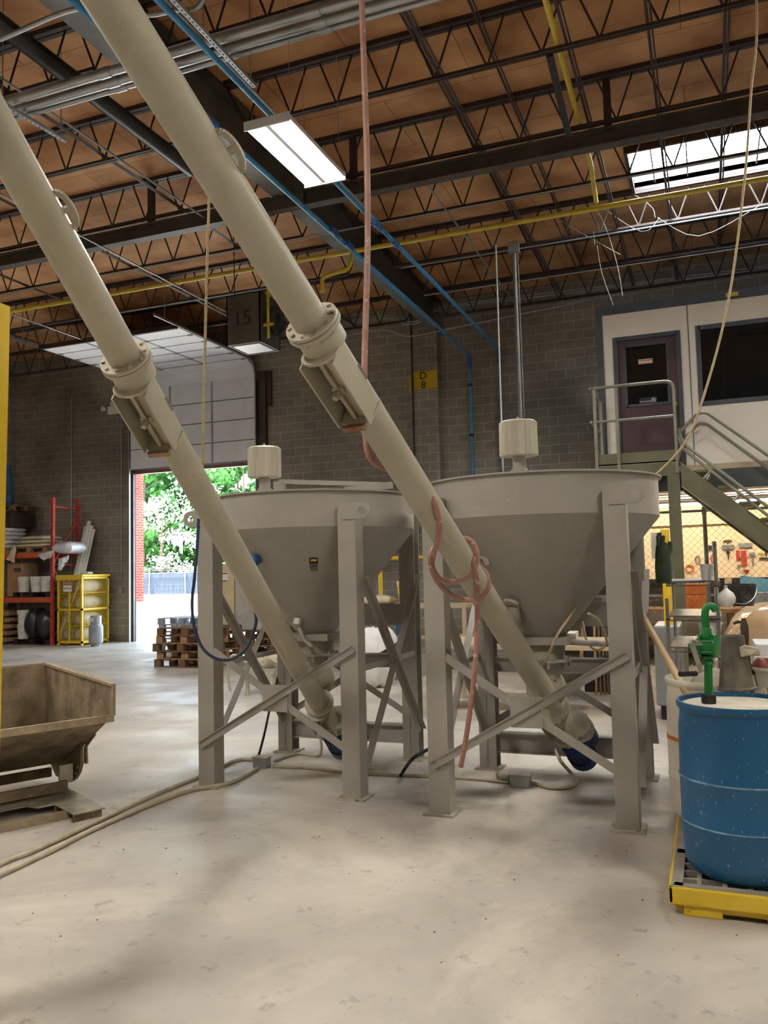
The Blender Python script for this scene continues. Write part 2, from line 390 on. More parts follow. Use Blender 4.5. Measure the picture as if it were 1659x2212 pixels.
# ================================================================ roof steel
def ibeam_obj(name, p0, p1, w_, h, tk, m, label, cat, group=None):
    return tag(MB().ibeam(p0, p1, w_, h, tk).build(name, m, smooth=False), label, cat, group)
t = thing('roof_beam', 'wide grey steel beam running to the back wall with its bottom flange coloured pale as if lit', 'beam', (-5.4, 6, 7.1))
MB().bar((-5.49, -5, 7.12), (-5.49, YW, 7.12), .29, .03).build('bottom_flange', mat('lit_flange_paint', '62625f', '74746f', rough=.5, scale=3), t, smooth=False)  # paler than the web: light on the underside put into the paint
MB().bar((-5.49, -5, 7.42), (-5.49, YW, 7.42), .03, .58).build('web', beamp, t, smooth=False)
MB().bar((-5.49, -5, 7.72), (-5.49, YW, 7.72), .29, .03).build('top_flange', beamdk, t, smooth=False)
tag(MB().ibeam((-19.6, 10.35, 6.98), (-5.66, 10.35, 6.98), .16, .22, .02).build('cross_beam', beamdk, smooth=False), 'dark cross beam under the joists on the left of the wide beam', 'beam')
tag(MB().ibeam((-5.12, 10.35, 6.98), (5, 10.35, 6.98), .16, .22, .02).build('cross_beam', beamdk, smooth=False), 'dark cross beam under the joists between the wide beam and the skylight', 'beam')
tag(MB().bar((-5.66, 10.35, 6.98), (-5.12, 10.35, 6.98), .12, .2).build('beam_clip', beamdk, smooth=False), 'short steel clip joining the cross beams below the wide beam', 'clip')
def joist(X0, X1, Y, label):
    zt, zb = CEIL - .03, 7.16
    t = thing('roof_joist', label, 'joist', (X0, Y, zb))
    b = MB(); b.bar((X0, Y - .035, zt), (X1, Y - .035, zt), .055, .06).bar((X0, Y + .035, zt), (X1, Y + .035, zt), .055, .06)
    b.build('top_chord', steel_dk, t, smooth=False)
    b = MB(); b.bar((X0 + .3, Y - .022, zb), (X1 - .3, Y - .022, zb), .03, .035).bar((X0 + .3, Y + .022, zb), (X1 - .3, Y + .022, zb), .03, .035)
    b.build('bottom_chord', steel_dk, t, smooth=False)
    b = MB(); n = max(2, int(round((X1 - X0 - .6) / .62))); st = (X1 - X0 - .6) / n
    for i in range(n):
        a = X0 + .3 + i * st
        b.tube([(a, Y, zb), (a + st * .36, Y, zt - .02)], .0125, 6).tube([(a + st * .64, Y, zt - .02), (a + st, Y, zb)], .0125, 6)
    b.tube([(X0, Y, zt), (X0 + .3, Y, zb)], .0125, 6).tube([(X1, Y, zt), (X1 - .3, Y, zb)], .0125, 6)
    b.build('web_rods', steel_dk, t, smooth=False)
    return t
JY = [3.65, 5.3, 6.95, 8.6, 10.3, 11.9, 13.78, 15.4, 16.95]
num = ['first', 'second', 'third', 'fourth', 'fifth', 'sixth', 'seventh', 'eighth', 'ninth']
for i, y in enumerate(JY):
    joist(-5.33, 4.95, y, 'dark open web joist right of the wide beam, %s counted from the camera' % num[i])
    joist(-19.5, -5.65, y, 'dark open web joist left of the wide beam, %s counted from the camera' % num[i])
for X, z, tx in ((-2.84, 7.68, 'left of the hanging pink hose'), (-2.55, 7.18, 'right of the hanging pink hose'), (-2.1, 7.68, 'third from the wide beam'),
                 (-1.15, 7.2, 'close to the yellow branch pipe'), (-.33, 7.2, 'just before the skylight edge'), (.45, 7.68, 'above the middle of the skylight'),
                 (-7.2, 7.2, 'next left of the black pipe'), (-9.4, 7.2, 'above the sectional door right half'), (-11.8, 7.2, 'above the sectional door left half'),
                 (-14.5, 7.2, 'furthest left in view')):
    tag(MB().angle((X, 2, z), (X, 16.9, z), .032, .006).angle((X + .045, 2, z), (X + .045, 16.9, z), .02, .006).build('bridging_angle', steel_dk, smooth=False),
        'thin steel bridging across the joists, ' + tx, 'bridging')
# dark vertical struts standing on the cross beam
for p, q, tx in (((1310, 115), (1313, 270), 'right of the yellow branch pipe'), ((762, 230), (762, 385), 'just left of the hanging pink hose'), ((324, 350), (324, 490), 'left of the right auger tube')):
    a = ay(q[0], q[1], 10.3); tag(MB().box((a.x - .045, 10.3, 7.05), (a.x + .045, 10.38, 7.72)).build('hanger_post', steel_dk, smooth=False),
                                  'dark steel hanger standing on the cross beam, ' + tx, 'hanger')
a = az(1187, 118, 6.9); c = az(1228, 290, 6.9)
tag(MB().bar(a, c, .07, .05).build('channel_strut', blackp, smooth=False), 'short black channel under the joists left of the yellow branch pipe', 'channel')

# pipes under the roof
tag(MB().tube(arc_path([(-6.05, -4, 6.95), (-6.05, 8.9, 6.95)], .1), .095, 16).build('black_pipe', mat('black_pipe_paint', '1f1d1c', '2b2927', rough=.45)), 'thick black pipe running beside the wide grey beam', 'pipe')
P1 = thing('air_pipe', 'blue compressed air pipe passing above the light fixture, dropping down the back wall', 'pipe', (-4.05, 8, 6.45))
MB().tube(arc_path([(-4.05, -4, 6.45), (-4.05, YW - .12, 6.45), (-4.05, YW - .12, 1.0)], .15), .032, 12).build('pipe_run', bluep, P1)
P2 = thing('air_pipe', 'blue compressed air pipe under the wide beam, dropping beside the D8 sign', 'pipe', (-4.7, 8, 6.42))
MB().tube(arc_path([(-4.63, -4, 6.42), (-4.72, YW - .12, 6.4), (-4.72, YW - .12, 1.0)], .15), .032, 12).build('pipe_run', bluep, P2)
def coupling(P, p, d=(0, 1, 0), m=blued):
    d = V(d); p = V(p)
    MB().tube([p - d * .11, p - d * .09, p - d * .03, p + d * .03, p + d * .09, p + d * .11], [.04, .052, .044, .044, .052, .04], 12).build('coupling', m, P)
for x, y in ((733, 495), (765, 527), (455, 262)):
    q = az(x, y, 6.42); coupling(P2, (-4.66 if q.y < 12 else -4.68, q.y, 6.415))
for x, y in ((820, 487), (852, 524)): q = az(x, y, 6.45); coupling(P1, (-4.05, q.y, 6.45))
coupling(P2, (-4.72, YW - .12, 6.25), (0, 0, 1)); coupling(P1, (-4.05, YW - .12, 6.25), (0, 0, 1))
for z in (5.72, 4.6, 3.5): MB().lathe([(.05, -.03), (.05, .03)], (-4.72, YW - .12, z), 12).build('pipe_clamp', rubber, P2)
Y = thing('gas_pipe', 'yellow gas pipe running level below the joists to the back right', 'pipe', (-4, 12.2, 6.9))
MB().tube(arc_path([(-19, 12.2, 6.9), (-5.55, 12.2, 6.9), (-5.55, 12.2, 6.9), (4.8, 12.2, 6.9)], .08), .038, 12).build('pipe_run', yellowp, Y)
MB().tube(arc_path([(-5.0, 12.2, 6.9), (-5.2, 12.2, 6.9), (-5.25, 12.2, 6.62), (-5.75, 12.2, 6.55), (-5.75, 12.2, 6.3)], .08), .035, 10).build('drip_leg', yellowp, Y)
MB().tube(arc_path([(-1.19, 3, 7.22), (-1.25, 11.4, 7.22), (-1.27, 12.1, 6.95)], .1), .032, 10).build('branch_pipe', yellowp, Y)
for dy, dz, tx in ((0, .02, 'nearest'), (.13, 0, 'middle'), (.245, 0, 'furthest')):
    k = thing('steel_conduit', '%s of the three thick shiny conduits crossing under the joists' % tx, 'conduit', (-4, 6.4 + dy, 6.64), 'thick conduits')
    MB().tube([(-19, 6.4 + dy, 6.64 + dz), (4.8, 6.4 + dy, 6.64 + dz)], .046 if dy < .2 else .03, 24).build('tube_run', galv, k)
    for X in (-5.35, -3.05, -.9): MB().lathe([(.054 if dy < .2 else .038, -.07), (.054 if dy < .2 else .038, .07)], (X, 6.4 + dy, 6.64 + dz), 14, (1, 0, 0)).build('conduit_coupling', galv, k)
a = az(0, 85, 6.6); c = az(170, 18, 6.6)
tag(MB().tube(smooth_path([a - (c - a) * 1.5, a, c, az(305, 33, 6.6), az(375, 22, 6.6), az(440, 0, 6.6), (-3.2, 5.2, 6.8)]), .022, 10).build('steel_conduit', galv),
    'single bent conduit at the top left corner', 'conduit')
for a, c, tx in (((-4.0, 4.2, 6.55), (-4.02, 7.02, 6.55), 'above the light fixture'), ((-6.6, 5.4, 6.55), (-6.48, 7.1, 6.55), 'at the left edge between the auger tubes')):
    t = thing('slotted_strut', 'white perforated strut carrying the thick conduits, ' + tx, 'strut', a)
    MB().sweep([(-.021, -.02), (.021, -.02), (.021, .02), (.018, .02), (.018, -.017), (-.018, -.017), (-.018, .02), (-.021, .02)], a, c).build('channel', mat('strut_white', 'a9adb0', 'bcc0c2', rough=.4, metal=.5), t, smooth=False)
    b = MB(); n = int((c[1] - a[1]) / .055)
    for i in range(n):
        q = V(a).lerp(V(c), (i + .5) / n); b.box((q.x - .006, q.y - .012, q.z - .0215), (q.x + .006, q.y + .012, q.z - .0195))
    b.build('slots', rubber, t, smooth=False)
    MB().tube([V(c) + V(0, -.08, 0), V(c) + V(0, -.08, 1.1)], .006, 6).build('threaded_rod', galv, t)
    MB().tube([V(c) + V(0, -.9, 0), V(c) + V(0, -.9, 1.1)], .006, 6).build('threaded_rod', galv, t)
for yy, zz, x0, x1, tx in ((11.8, 7.1, -19, 4.8, 'clipped to the sixth joist'), (13.7, 7.08, -4.9, 4.8, 'lit white below the skylight'), (15.35, 7.1, -5, 4.8, 'on the second last joist')):
    tag(MB().tube([(x0, yy, zz), (x1, yy, zz)], .013, 8).build('thin_conduit', galv), 'thin shiny conduit running along a joist, ' + tx, 'conduit')
for X, z, y0, y1, tx in ((-6.72, 6.95, 2, 10.2, 'left of the black pipe'), (-4.2, 6.7, 2, 10.9, 'between the blue air pipes'), (-8.4, 6.7, 6, 16.9, 'ending above the sectional door'),
                         (-12.6, 6.9, 6, 17, 'far left toward the corner'), (-3.42, 7.05, 10.6, 16.9, 'ending at the back right joists')):
    tag(MB().tube([(X, y0, z), (X, y1, z)], .014, 8).build('thin_conduit', galv), 'thin shiny conduit running toward the back wall, ' + tx, 'conduit')
pp = [(1800, 556), (1659, 575), (945, 662), (908, 692), (878, 697), (833, 680), (713, 701), (500, 730)]
for k, (dz, dy, tx) in enumerate(((0, 0, 'upper'), (-.05, .0, 'middle'), (-.33, 0, 'lower'))):
    pts = [ay(x, y, YW - .28) + V(0, 0, dz) for x, y in pp]
    if k == 2: pts = pts[2:]; pts[0] = pts[0] + V(4, 0, .05)
    tag(MB().tube(arc_path(pts, .2), .016, 8).build('thin_conduit', galv), '%s thin conduit bent around the pilaster below the wide beam' % tx, 'conduit')
a = ay(1110, 535, 13.6)
t = thing('junction_box', 'grey junction box on the seventh joist with a pole hanging from it', 'box', a)
MB().box(a + V(-.09, -.06, -.09), a + V(.09, .05, .09)).build('housing', galv, t, smooth=False, bevel=.006)
p = ay(1130, 1000, 13.6)
tag(MB().tube([(a.x, 13.6, a.z - .1), (p.x, 13.6, 0)], .035, 10).tube([(a.x + .06, 13.6, a.z - .1), (p.x + .06, 13.6, 0)], .01, 8).build('drop_pole', mat('dull_pole', '6a665e', '7a766c', rough=.5)), 'grey drop pole hanging behind the right filter canister', 'pole')
a = ay(1068, 440, 13.4); p = ay(1085, 1000, 13.4)
tag(MB().tube([(a.x, 13.4, 7.1), (p.x, 13.4, 0)], .014, 8).build('drop_conduit', wire_w), 'thin white vertical conduit left of the right filter canister', 'conduit')
for pts, tx in (([(1075, 405), (1000, 470), (960, 530), (985, 560)], 0), ):
    pass
webs = [([(1155, 340), (1290, 440), (1385, 500), (1425, 470)], 13.74), ([(1190, 335), (1290, 455), (1330, 560), (1345, 640)], 13.74), ([(1300, 380), (1400, 440), (1415, 470)], 13.74),
        ([(1140, 430), (1250, 500), (1340, 550)], 13.74), ([(1420, 470), (1510, 510), (1640, 445)], 13.74), ([(1290, 530), (1300, 590), (1325, 660)], 13.74), ([(1282, 500), (1285, 530)], 13.74)]
for i, (pts, yy) in enumerate(webs):
    tag(MB().tube(smooth_path([ay(x, y, yy) for x, y in pts], 4), .0045, 5).build('hanging_wire', mat('dusty_wire', '8a867c', rough=.8)),
        'dusty loose wire below the skylight, ' + ['longest, sagging to the right', 'steep one reaching the lowest point', 'short one under the yellow pipe', 'nearly straight one at the left', 'wide sagging one toward the right edge', 'curly end hanging lowest', 'tiny vertical piece'][i], 'wire')

# ================================================================ light fixtures
diff = emis('fixture_diffuser', (1.0, .94, .85), LAMP)
def fixture(loc, label, group=None):
    t = thing('light_fixture', label, 'light', loc, group); X, Y_, z = loc
    b = MB().box((X - .23, Y_ - .62, z), (X + .23, Y_ + .62, z + .05)).box((X - .024, Y_ - .61, z - .022), (X + .024, Y_ + .61, z + .01))
    b.box((X - .24, Y_ - .635, z - .03), (X + .24, Y_ - .615, z + .06)).box((X - .24, Y_ + .615, z - .03), (X + .24, Y_ + .635, z + .06))
    b.build('housing', whitep, t, smooth=False, bevel=.004)
    for s in (-1, 1): MB().box((X + s * .12 - .098, Y_ - .6, z - .012), (X + s * .12 + .098, Y_ + .6, z - .001)).build('diffuser', diff, t, smooth=False)
    for s in (-1, 1):
        for q in (-1, 1): MB().tube([(X + q * .2, Y_ + s * .55, z + .05), (X + q * .2, Y_ + s * .55, 7.1)], .003, 4).build('hanging_wire', galv, t)
    return t
F = fixture((-3.6, 7.13, 5.8), 'lit two-panel ceiling light glowing warm white above the auger tubes')
for i, (x, y) in enumerate(((-3.6, .9), (2.6, 7.0), (2.6, .9), (-9.8, .9), (-9.8, 5.4), (-16.0, 1.0), (-15.6, 6.6))):  # unseen copies added to light the room and its back left
    copy_tree(F, (x, y, 5.8), 'added unseen ceiling light outside the picture, ' + ['behind the camera', 'beyond the right edge', 'behind the camera to the right', 'behind the camera to the left', 'left of the auger tubes', 'far left behind the camera', 'far left by the rack'][i])

# ================================================================ overhead door
t = thing('sectional_door', 'white panelled sectional overhead door rolled up above the open doorway', 'door', (-12, YW, 4.4))
x0, x1 = DX0 + .02, DX1 - .02; yv = YW - .16
pans = []; z = 4.42
seam = mat('door_seam', '4a4c50', rough=.5)
for i in range(4):
    z1 = z + .52
    MB().box((x0, yv - .02, z + .008), (x1, yv + .02, z1)).build('door_panel', whitep, t, smooth=False)
    MB().box((x0, yv - .024, z - .008), (x1, yv - .018, z + .012)).build('panel_joint', seam, t, smooth=False); z = z1
# turn through the curve, then horizontal
ca, cz = yv - .38, z; prev = V(0, yv, z); 
q = V(0, yv - .11, z + .27)
for a_, b_ in ((prev, q), (q, V(0, yv - .38, z + .38))):
    MB().bar((( x0 + x1) / 2, a_.y, a_.z), ((x0 + x1) / 2, b_.y, b_.z), x1 - x0, .035).build('door_panel', whitep, t, smooth=False)
zz = z + .38; y = yv - .39
TOPZ = zz
for i in range(5):
    MB().box((x0, y - .545, zz - .02), (x1, y - .008, zz + .02)).build('door_panel', whitep, t, smooth=False)
    MB().box((x0, y - .015, zz - .025), (x1, y + .008, zz - .018)).build('panel_joint', seam, t, smooth=False); y -= .553
MB().box((x0, y - .06, zz - .05), (x1, y, zz + .04)).build('end_bar', steel_dk, t, smooth=False)
ENDY = y
b = MB()
for X in (-12.6, -11.35): 
    b.box((X - .025, ENDY, zz - .03), (X + .025, yv - .38, zz - .021)); b.box((X - .025, yv - .03, 4.45), (X + .025, yv - .021, z))
b.build('stile', galv, t, smooth=False)
for X in (-12.6, -11.35, x0 + .08, x1 - .08):
    for i in range(5): MB().box((X - .05, yv - .42 - i * .553, zz - .045), (X + .05, yv - .36 - i * .553, zz - .02)).build('hinge', galv, t, smooth=False)
for X, tx in ((DX0 - .03, 'left'), (DX1 + .0, 'right')):
    k = thing('door_track', 'curved galvanised track at the %s side of the overhead door' % tx, 'track', (X, YW, 0))
    pr = [(-.03, -.02), (.03, -.02), (.03, .02), (-.03, .02)]
    pts = arc_path([(X, yv - .01, 0), (X, yv - .01, TOPZ + .02), (X, 13.55, TOPZ + .02)], .4, 8)
    b = MB()
    for i in range(len(pts) - 1): b.bar(pts[i], pts[i + 1], .05, .03, up=(1, 0, 0))
    b.build('rail', galv, k, smooth=False)
    MB().box((X - .07, YW - .06, 0), (X + .04, YW - .003, 6.4)).build('mounting_angle', mat('track_angle', '4a5058', '5a6068', rough=.45, metal=.5), k, smooth=False)
    for yy in (13.9, 15.4): MB().tube([(X, yy, TOPZ), (X, yy, 7.6)], .012, 6).build('hanger_rod', galv, k)

# unit heater
t = thing('unit_heater', 'brown box unit heater marked 15 hanging from the roof near the door', 'heater', (-7.15, 12.35, 5.53))
hm = mat('heater_brown', '4a443c', '565046', rough=.6, scale=2)
b = MB(); X0, X1, Y0, Y1, Z0, Z1 = -7.47, -6.82, 12.0, 12.7, 5.55, 6.42
b.box((X0, Y0, Z0), (X1, Y0 + .02, Z1)).box((X0, Y1 - .02, Z0), (X1, Y1, Z1)).box((X0, Y0, Z0), (X0 + .02, Y1, Z1)).box((X1 - .02, Y0, Z0), (X1, Y1, Z1)).box((X0, Y0, Z1 - .02), (X1, Y1, Z1))
b.build('casing', hm, t, smooth=False)
b = MB().box((X0 + .03, Y0 + .03, Z0 + .01), (X1 - .03, Y1 - .03, Z0 + .02)); b.build('bottom_glare', whitep, t, smooth=False)  # white paint stands for the bright reflection under the brown casing
b = MB().box((X0 + .05, Y0 + .08, Z0 - .004), (X1 - .05, Y0 + .1, Z0 + .01)).box((X0 + .05, Y0 + .02, Z0 - .004), (X1 - .05, Y0 + .04, Z0 + .01)).box((X1 - .08, Y0 + .03, Z0 - .004), (X1 - .05, Y1 - .03, Z0 + .01))
b.build('louvre', rubber, t, smooth=False)
text('number_marking', '15', .36, ay(523, 688, 11.995), (PI / 2, 0, 0), inkm, t)
MB().lathe([(.02, 0), (.24, .01), (.24, .05), (.2, .06), (.02, .06)], (X1 + .1, Y0 + .35, 6.0), 24, (1, 0, 0)).lathe([(.09, 0), (.09, .22)], (X1 + .02, Y0 + .35, 6.0), 16, (1, 0, 0)).build('fan_motor', mat('heater_fan', '2a2724', rough=.5), t)
for xx, yy in ((X0 + .1, Y0 + .1), (X1 - .1, Y1 - .1)): MB().tube([(xx, yy, Z1), (xx, yy, 7.77)], .01, 6).build('hanger_rod', steel_dk, t)
MB().tube(arc_path([(-6.72, 12.1, 6.85), (-6.72, 12.1, 5.62)], .1), .025, 10).tube([(-6.8, 12.1, 5.85), (-6.62, 12.1, 5.85)], .03, 8).build('gas_drop', yellowp, t)

# sign and wall bits
t = thing('column_sign', 'yellow painted D 8 marking on the block pilaster', 'sign', (-5.75, YW - .2, 5.6))
MB().box((-6.0, YW - .212, 5.72), (-5.445, YW - .202, 6.13)).box((-6.2, YW - .01, 5.72), (-6.07, YW - .002, 6.13)).build('sign_board', signy, t, smooth=False)
text('letter', 'D', .23, (-5.78, YW - .214, 6.02), (PI / 2, 0, 0), inkm, t); text('letter', '8', .23, (-5.775, YW - .214, 5.81), (PI / 2, 0, 0), inkm, t)
tag(MB().tube([(-6.02, YW - .25, 7.6), (-6.02, YW - .25, 1)], .018, 8).build('drop_cable', rubber), 'dark vertical cable on the left edge of the D8 pilaster', 'cable')
for x, z0, tx in ((156, 6.6, 'behind the red rack upright'), (264, 6.3, 'beside the left door track')):
    a = ay(x, 1100, YW); tag(MB().tube([(a.x, YW - .03, z0), (a.x, YW - .03, 1.6)], .016, 8).build('wall_conduit', galv), 'thin vertical conduit on the block wall ' + tx, 'conduit')
a = ay(245, 886, YW - .05)
t = thing('emergency_light', 'small white two-headed emergency light on the block wall by the door', 'light', a)
MB().box(a + V(-.15, -.06, -.1), a + V(.17, .04, .1)).build('housing', whitep, t, smooth=False, bevel=.01)
MB().lathe([(.03, 0), (.07, .08), (.07, .1)], a + V(.1, -.08, .12), 14, (0, -1, .2)).build('lamp_head', whitep, t)
MB().lathe([(.03, 0), (.07, .08), (.07, .1)], a + V(-.2, -.08, .02), 14, (-.4, -1, .2)).build('lamp_head', whitep, t)
a = ay(262, 1275, YW)
tag(MB().box(a + V(-.06, -.05, -.08), a + V(.06, 0, .08)).build('outlet_box', galv, smooth=False, bevel=.005), 'small grey outlet box low on the wall beside the door track', 'box')
# cable tray fragments / fence behind the office are further below
# ================================================================ hoppers
def px(p):
    v = ROT.transposed() @ (V(p) - V(0, 0, EYE)); return CX + FPX * v.x / -v.z, CY - FPX * v.y / -v.z
LW = .145
def hopper(X0, X1, Y0, Y1, label, vent, hatch):
    cx, cy = (X0 + X1) / 2, (Y0 + Y1) / 2; R_ = .85; zs, zt, zb = 2.0, 2.27, 1.14
    t = thing('cone_hopper', label, 'hopper', (cx, cy, 0))
    MB().lathe([(.145, zb), (R_, zs), (R_, zt), (R_ + .025, zt), (R_ + .025, zt + .012), (R_ - .01, zt + .012), (R_ - .01, zt - .03), (0, zt - .03)], (cx, cy, 0), 72).build('hopper_body', beige, t)
    # outlet: square plate, slide gate, round flanges, flexible sleeve
    b = MB().box((cx - .2, cy - .2, zb - .045), (cx + .2, cy + .2, zb + .01)); b.build('outlet_flange', beige, t, smooth=False, bevel=.004)
    MB().lathe([(.14, zb - .16), (.15, zb - .045)], (cx, cy, 0), 28).build('gate_body', dusty, t)
    b = MB().lathe([(.19, zb - .175), (.19, zb - .155)], (cx, cy, 0), 32).lathe([(.165, zb - .2), (.165, zb - .18)], (cx, cy, 0), 32)
    for k in range(8):
        a = k * PI / 4 + .3; b.lathe([(.012, -.215), (.012, -.14)], (cx + .175 * math.cos(a), cy + .175 * math.sin(a), zb), 8)
    b.build('gate_flange', beige, t)
    MB().lathe([(.15, zb - .2), (.11, zb - .27), (.13, zb - .31), (.15, zb - .36), (.145, zb - .42), (.12, zb - .46), (.10, zb - .5), (.10, zb - .62)], (cx, cy, 0), 28).build('outlet_sleeve', dusty, t)
    # legs
    for lx in (X0, X1 - LW):
        for ly in (Y0, Y1 - LW):
            if ly == Y0: b = MB().box((lx, ly, .012), (lx + LW, ly + LW, 2.15))
            else: b = MB().box((lx, ly, .012), (lx + LW, ly + .012, 2.1)).box((lx, ly + LW - .012, .012), (lx + LW, ly + LW, 2.1)).box((lx + LW / 2 - .006, ly, .012), (lx + LW / 2 + .006, ly + LW, 2.1))
            L = b.build('leg', beige, t, smooth=False, bevel=.004)
            MB().box((lx - .035, ly - .035, 0), (lx + LW + .035, ly + LW + .035, .014)).build('base_plate', dusty, L, smooth=False)
            s = 1 if lx > X0 else -1; c0 = lx + LW / 2; yp = ly - .008 if ly == Y0 else ly + LW
            # lifting lug: plate with rounded end and a hole
            ex = lx + (LW if s > 0 else 0) + s * .06; zc = 2.105; r = .062; o_ = [];  h_ = []
            pts = [(c0 - s * .02, zc - r), (c0 - s * .02, zc + r)]
            for k in range(13):
                a = PI / 2 - PI * k / 12; o_.append((ex + s * r * math.cos(a), zc + r * math.sin(a)))
            ring = MB(); n = 24
            hv = [(ex + s * .028 * math.cos(2 * PI * k / n), zc + .028 * math.sin(2 * PI * k / n)) for k in range(n)]
            ov = []
            for k in range(n):
                a = 2 * PI * k / n; c_, s_ = math.cos(a), math.sin(a)
                if c_ >= 0: ov.append((ex + s * r * c_, zc + r * s_))
                else:
                    m_ = max(abs(c_), abs(s_)); ov.append((ex + s * r * c_ / m_, zc + r * s_ / m_))
            T = .014; vs = [(a, yp, c) for a, c in hv] + [(a, yp, c) for a, c in ov] + [(a, yp + T, c) for a, c in hv] + [(a, yp + T, c) for a, c in ov]
            fs = []
            for k in range(n):
                j = (k + 1) % n
                fs += [(k, j, n + j, n + k), (2 * n + k, 3 * n + k, 3 * n + j, 2 * n + j), (k, 2 * n + k, 2 * n + j, j), (n + k, n + j, 3 * n + j, 3 * n + k)]
            ring.add(vs, fs)
            ring.box((c0 - s * .03, yp, zc - r), (ex - s * r, yp + T, zc + r))
            ring.build('lifting_lug', beige, t, smooth=False)
    # braces: front and rear crosses with a centre gusset
    for yy, fr in ((Y0 - .004, 1), (Y1 - .02, 0)):
        mz = .71; mx = cx + .0
        MB().box((mx - .105, yy - .002, mz - .1), (mx + .105, yy + .008, mz + .1)).build('gusset_plate', beige, t, smooth=False)
        MB().sweep([(-.028, 0), (.028, 0), (.028, .022), (.021, .022), (.021, .006), (-.021, .006), (-.021, .022), (-.028, .022)], (X0 + .03, yy - .004, .33), (X1 - .03, yy - .004, 1.09), up=(0, -1, 0)).build('brace', beige, t, smooth=False)
        MB().bar((X0 + .14, yy + .014, 1.06), (mx - .08, yy + .014, .76), .055, .01, up=(0, 1, 0)).build('brace', beige, t, smooth=False)
        MB().bar((mx + .08, yy + .014, .66), (X1 - .08, yy + .014, .34), .055, .01, up=(0, 1, 0)).build('brace', beige, t, smooth=False)
    for xx in (X0 + .02, X1 - .02):
        MB().angle((xx, Y0 + .12, .25), (xx, Y1 - .06, 1.62), .055, .007, up=(1, 0, 0)).build('brace', beige, t, smooth=False)
        MB().angle((xx + .012, Y0 + .12, 1.62), (xx + .012, Y1 - .06, .27), .055, .007, up=(1, 0, 0)).build('brace', beige, t, smooth=False)
        MB().bar((xx, Y0 + LW - .01, .93), (xx, Y1 - LW, .93), .02, .04).build('side_rail', beige, t, smooth=False)
    MB().box((X0 + LW, Y1 - .05, 1.17), (X1 - LW, Y1 - .03, 1.36)).build('rear_rail', beige, t, smooth=False)
    MB().ibeam((X0 + LW, Y1 - .075, .22), (X1 - LW, Y1 - .075, .22), .1, .16, .012).build('rear_rail', beige, t, smooth=False)
    MB().ibeam((X0 + LW, Y1 - .1, .86), (X1 - LW, Y1 - .1, .86), .08, .12, .01).build('rear_rail', beige, t, smooth=False)
    # filter canister on the lid
    vx, vy = vent
    vz0, vz1 = 2.5, 2.765
    c = MB().lathe([(.055, 2.23), (.055, 2.34), (.062, 2.34), (.062, 2.40), (.05, 2.40), (.05, 2.50)], (vx, vy, 0), 24).build('vent_pipe', beige, t)
    b = MB(); prof = [(.05, vz0 + .03), (.14, vz0 + .005), (.144, vz0), (.146, vz0 + .01), (.144, vz1 - .012), (.13, vz1), (0, vz1 + .004)]
    b.lathe(prof, (vx, vy, 0), 48).lathe([(.01, vz1), (.01, vz1 + .035)], (vx, vy, 0), 10)
    f = b.build('filter_canister', filt, t)
    b = MB()
    for k in range(14):
        a = 2 * PI * k / 14; p = (vx + .1455 * math.cos(a), vy + .1455 * math.sin(a))
        b.tube([(p[0], p[1], vz0 + .01), (p[0], p[1], vz1 - .012)], .0016, 5)
    b.build('canister_rib', mat('canister_rib', 'd0cab8', rough=.4), f)
    hx, hy = hatch
    h = MB().box((hx - .22, hy - .16, zt - .035), (hx + .22, hy + .16, zt + .045)).build('lid_hatch', beige, t, smooth=False, bevel=.006)
    if cx < -2:
        MB().bar((hx - .5, hy - .2, zt + .15), (hx + .42, hy - .2, zt + .07), .04, .035).bar((hx - .5, hy - .2, zt - .03), (hx - .5, hy - .2, zt + .15), .1, .03, up=(0, 1, 0)).bar((hx + .1, hy - .2, zt + .04), (hx + .5, hy - .2, zt + .06), .05, .05).build('hatch_bar', beige, t, smooth=False)
    return t, cx, cy
H1, hx1, hy1 = hopper(-3.80, -2.42, 5.63, 7.07, 'left grey-beige cone hopper on braced legs', (-3.6, 6.38), (-2.8, 6.3))
H2, hx2, hy2 = hopper(-1.84, -.47, 5.45, 6.93, 'right grey-beige cone hopper on braced legs', (-1.30, 6.2), (-.75, 6.6))

def cone_pt(cx, cy, x, y, out=.0):
    """point where the view ray through pixel x,y meets the hopper cone"""
    r = _ray(x, y); o = V(0, 0, EYE); best = None
    for i in range(2000):
        p = o + r * ((4.6 + i * .001) / r.y); R_ = .145 + (p.z - 1.14) / .86 * .705
        if math.hypot(p.x - cx, p.y - cy) <= R_ and p.z > 1.0: return p
    return o + r * (5.6 / r.y)
# stickers, vibrator, knocker and cables fixed to the cones
p = cone_pt(hx1, hy1, 678, 1218); nrm = V(p.x - hx1, p.y - hy1, -.55).normalized()
st = thing('warning_sticker', 'small black and yellow warning sticker on the left hopper cone', 'sticker', p)
_, sd, u = frame(nrm)
def decal(c, n, u_, s_, w_, h_, m, nm, par):
    c = V(c) + n * .004; MB().prism([c - s_ * w_ / 2 - u_ * h_ / 2, c + s_ * w_ / 2 - u_ * h_ / 2, c + s_ * w_ / 2 + u_ * h_ / 2, c - s_ * w_ / 2 + u_ * h_ / 2], n * .003).build(nm, m, par, smooth=False)
decal(p + u * .035, nrm, u, sd, .065, .06, blackp, 'upper_label', st); decal(p + u * .045 + nrm * .004, nrm, u, sd, .045, .018, yellows, 'yellow_band', st)
decal(p - u * .04, nrm, u, sd, .06, .06, mat('faded_label', '7a8070', '4c5248', scale=60), 'lower_label', st)
p = cone_pt(hx2, hy2, 1116, 1316)
t = thing('bin_vibrator', 'dusty vibrator with a finned bracket on the right hopper cone', 'vibrator', p)
n2 = V(p.x - hx2, p.y - hy2, -.6).normalized(); _, s2, u2 = frame(n2)
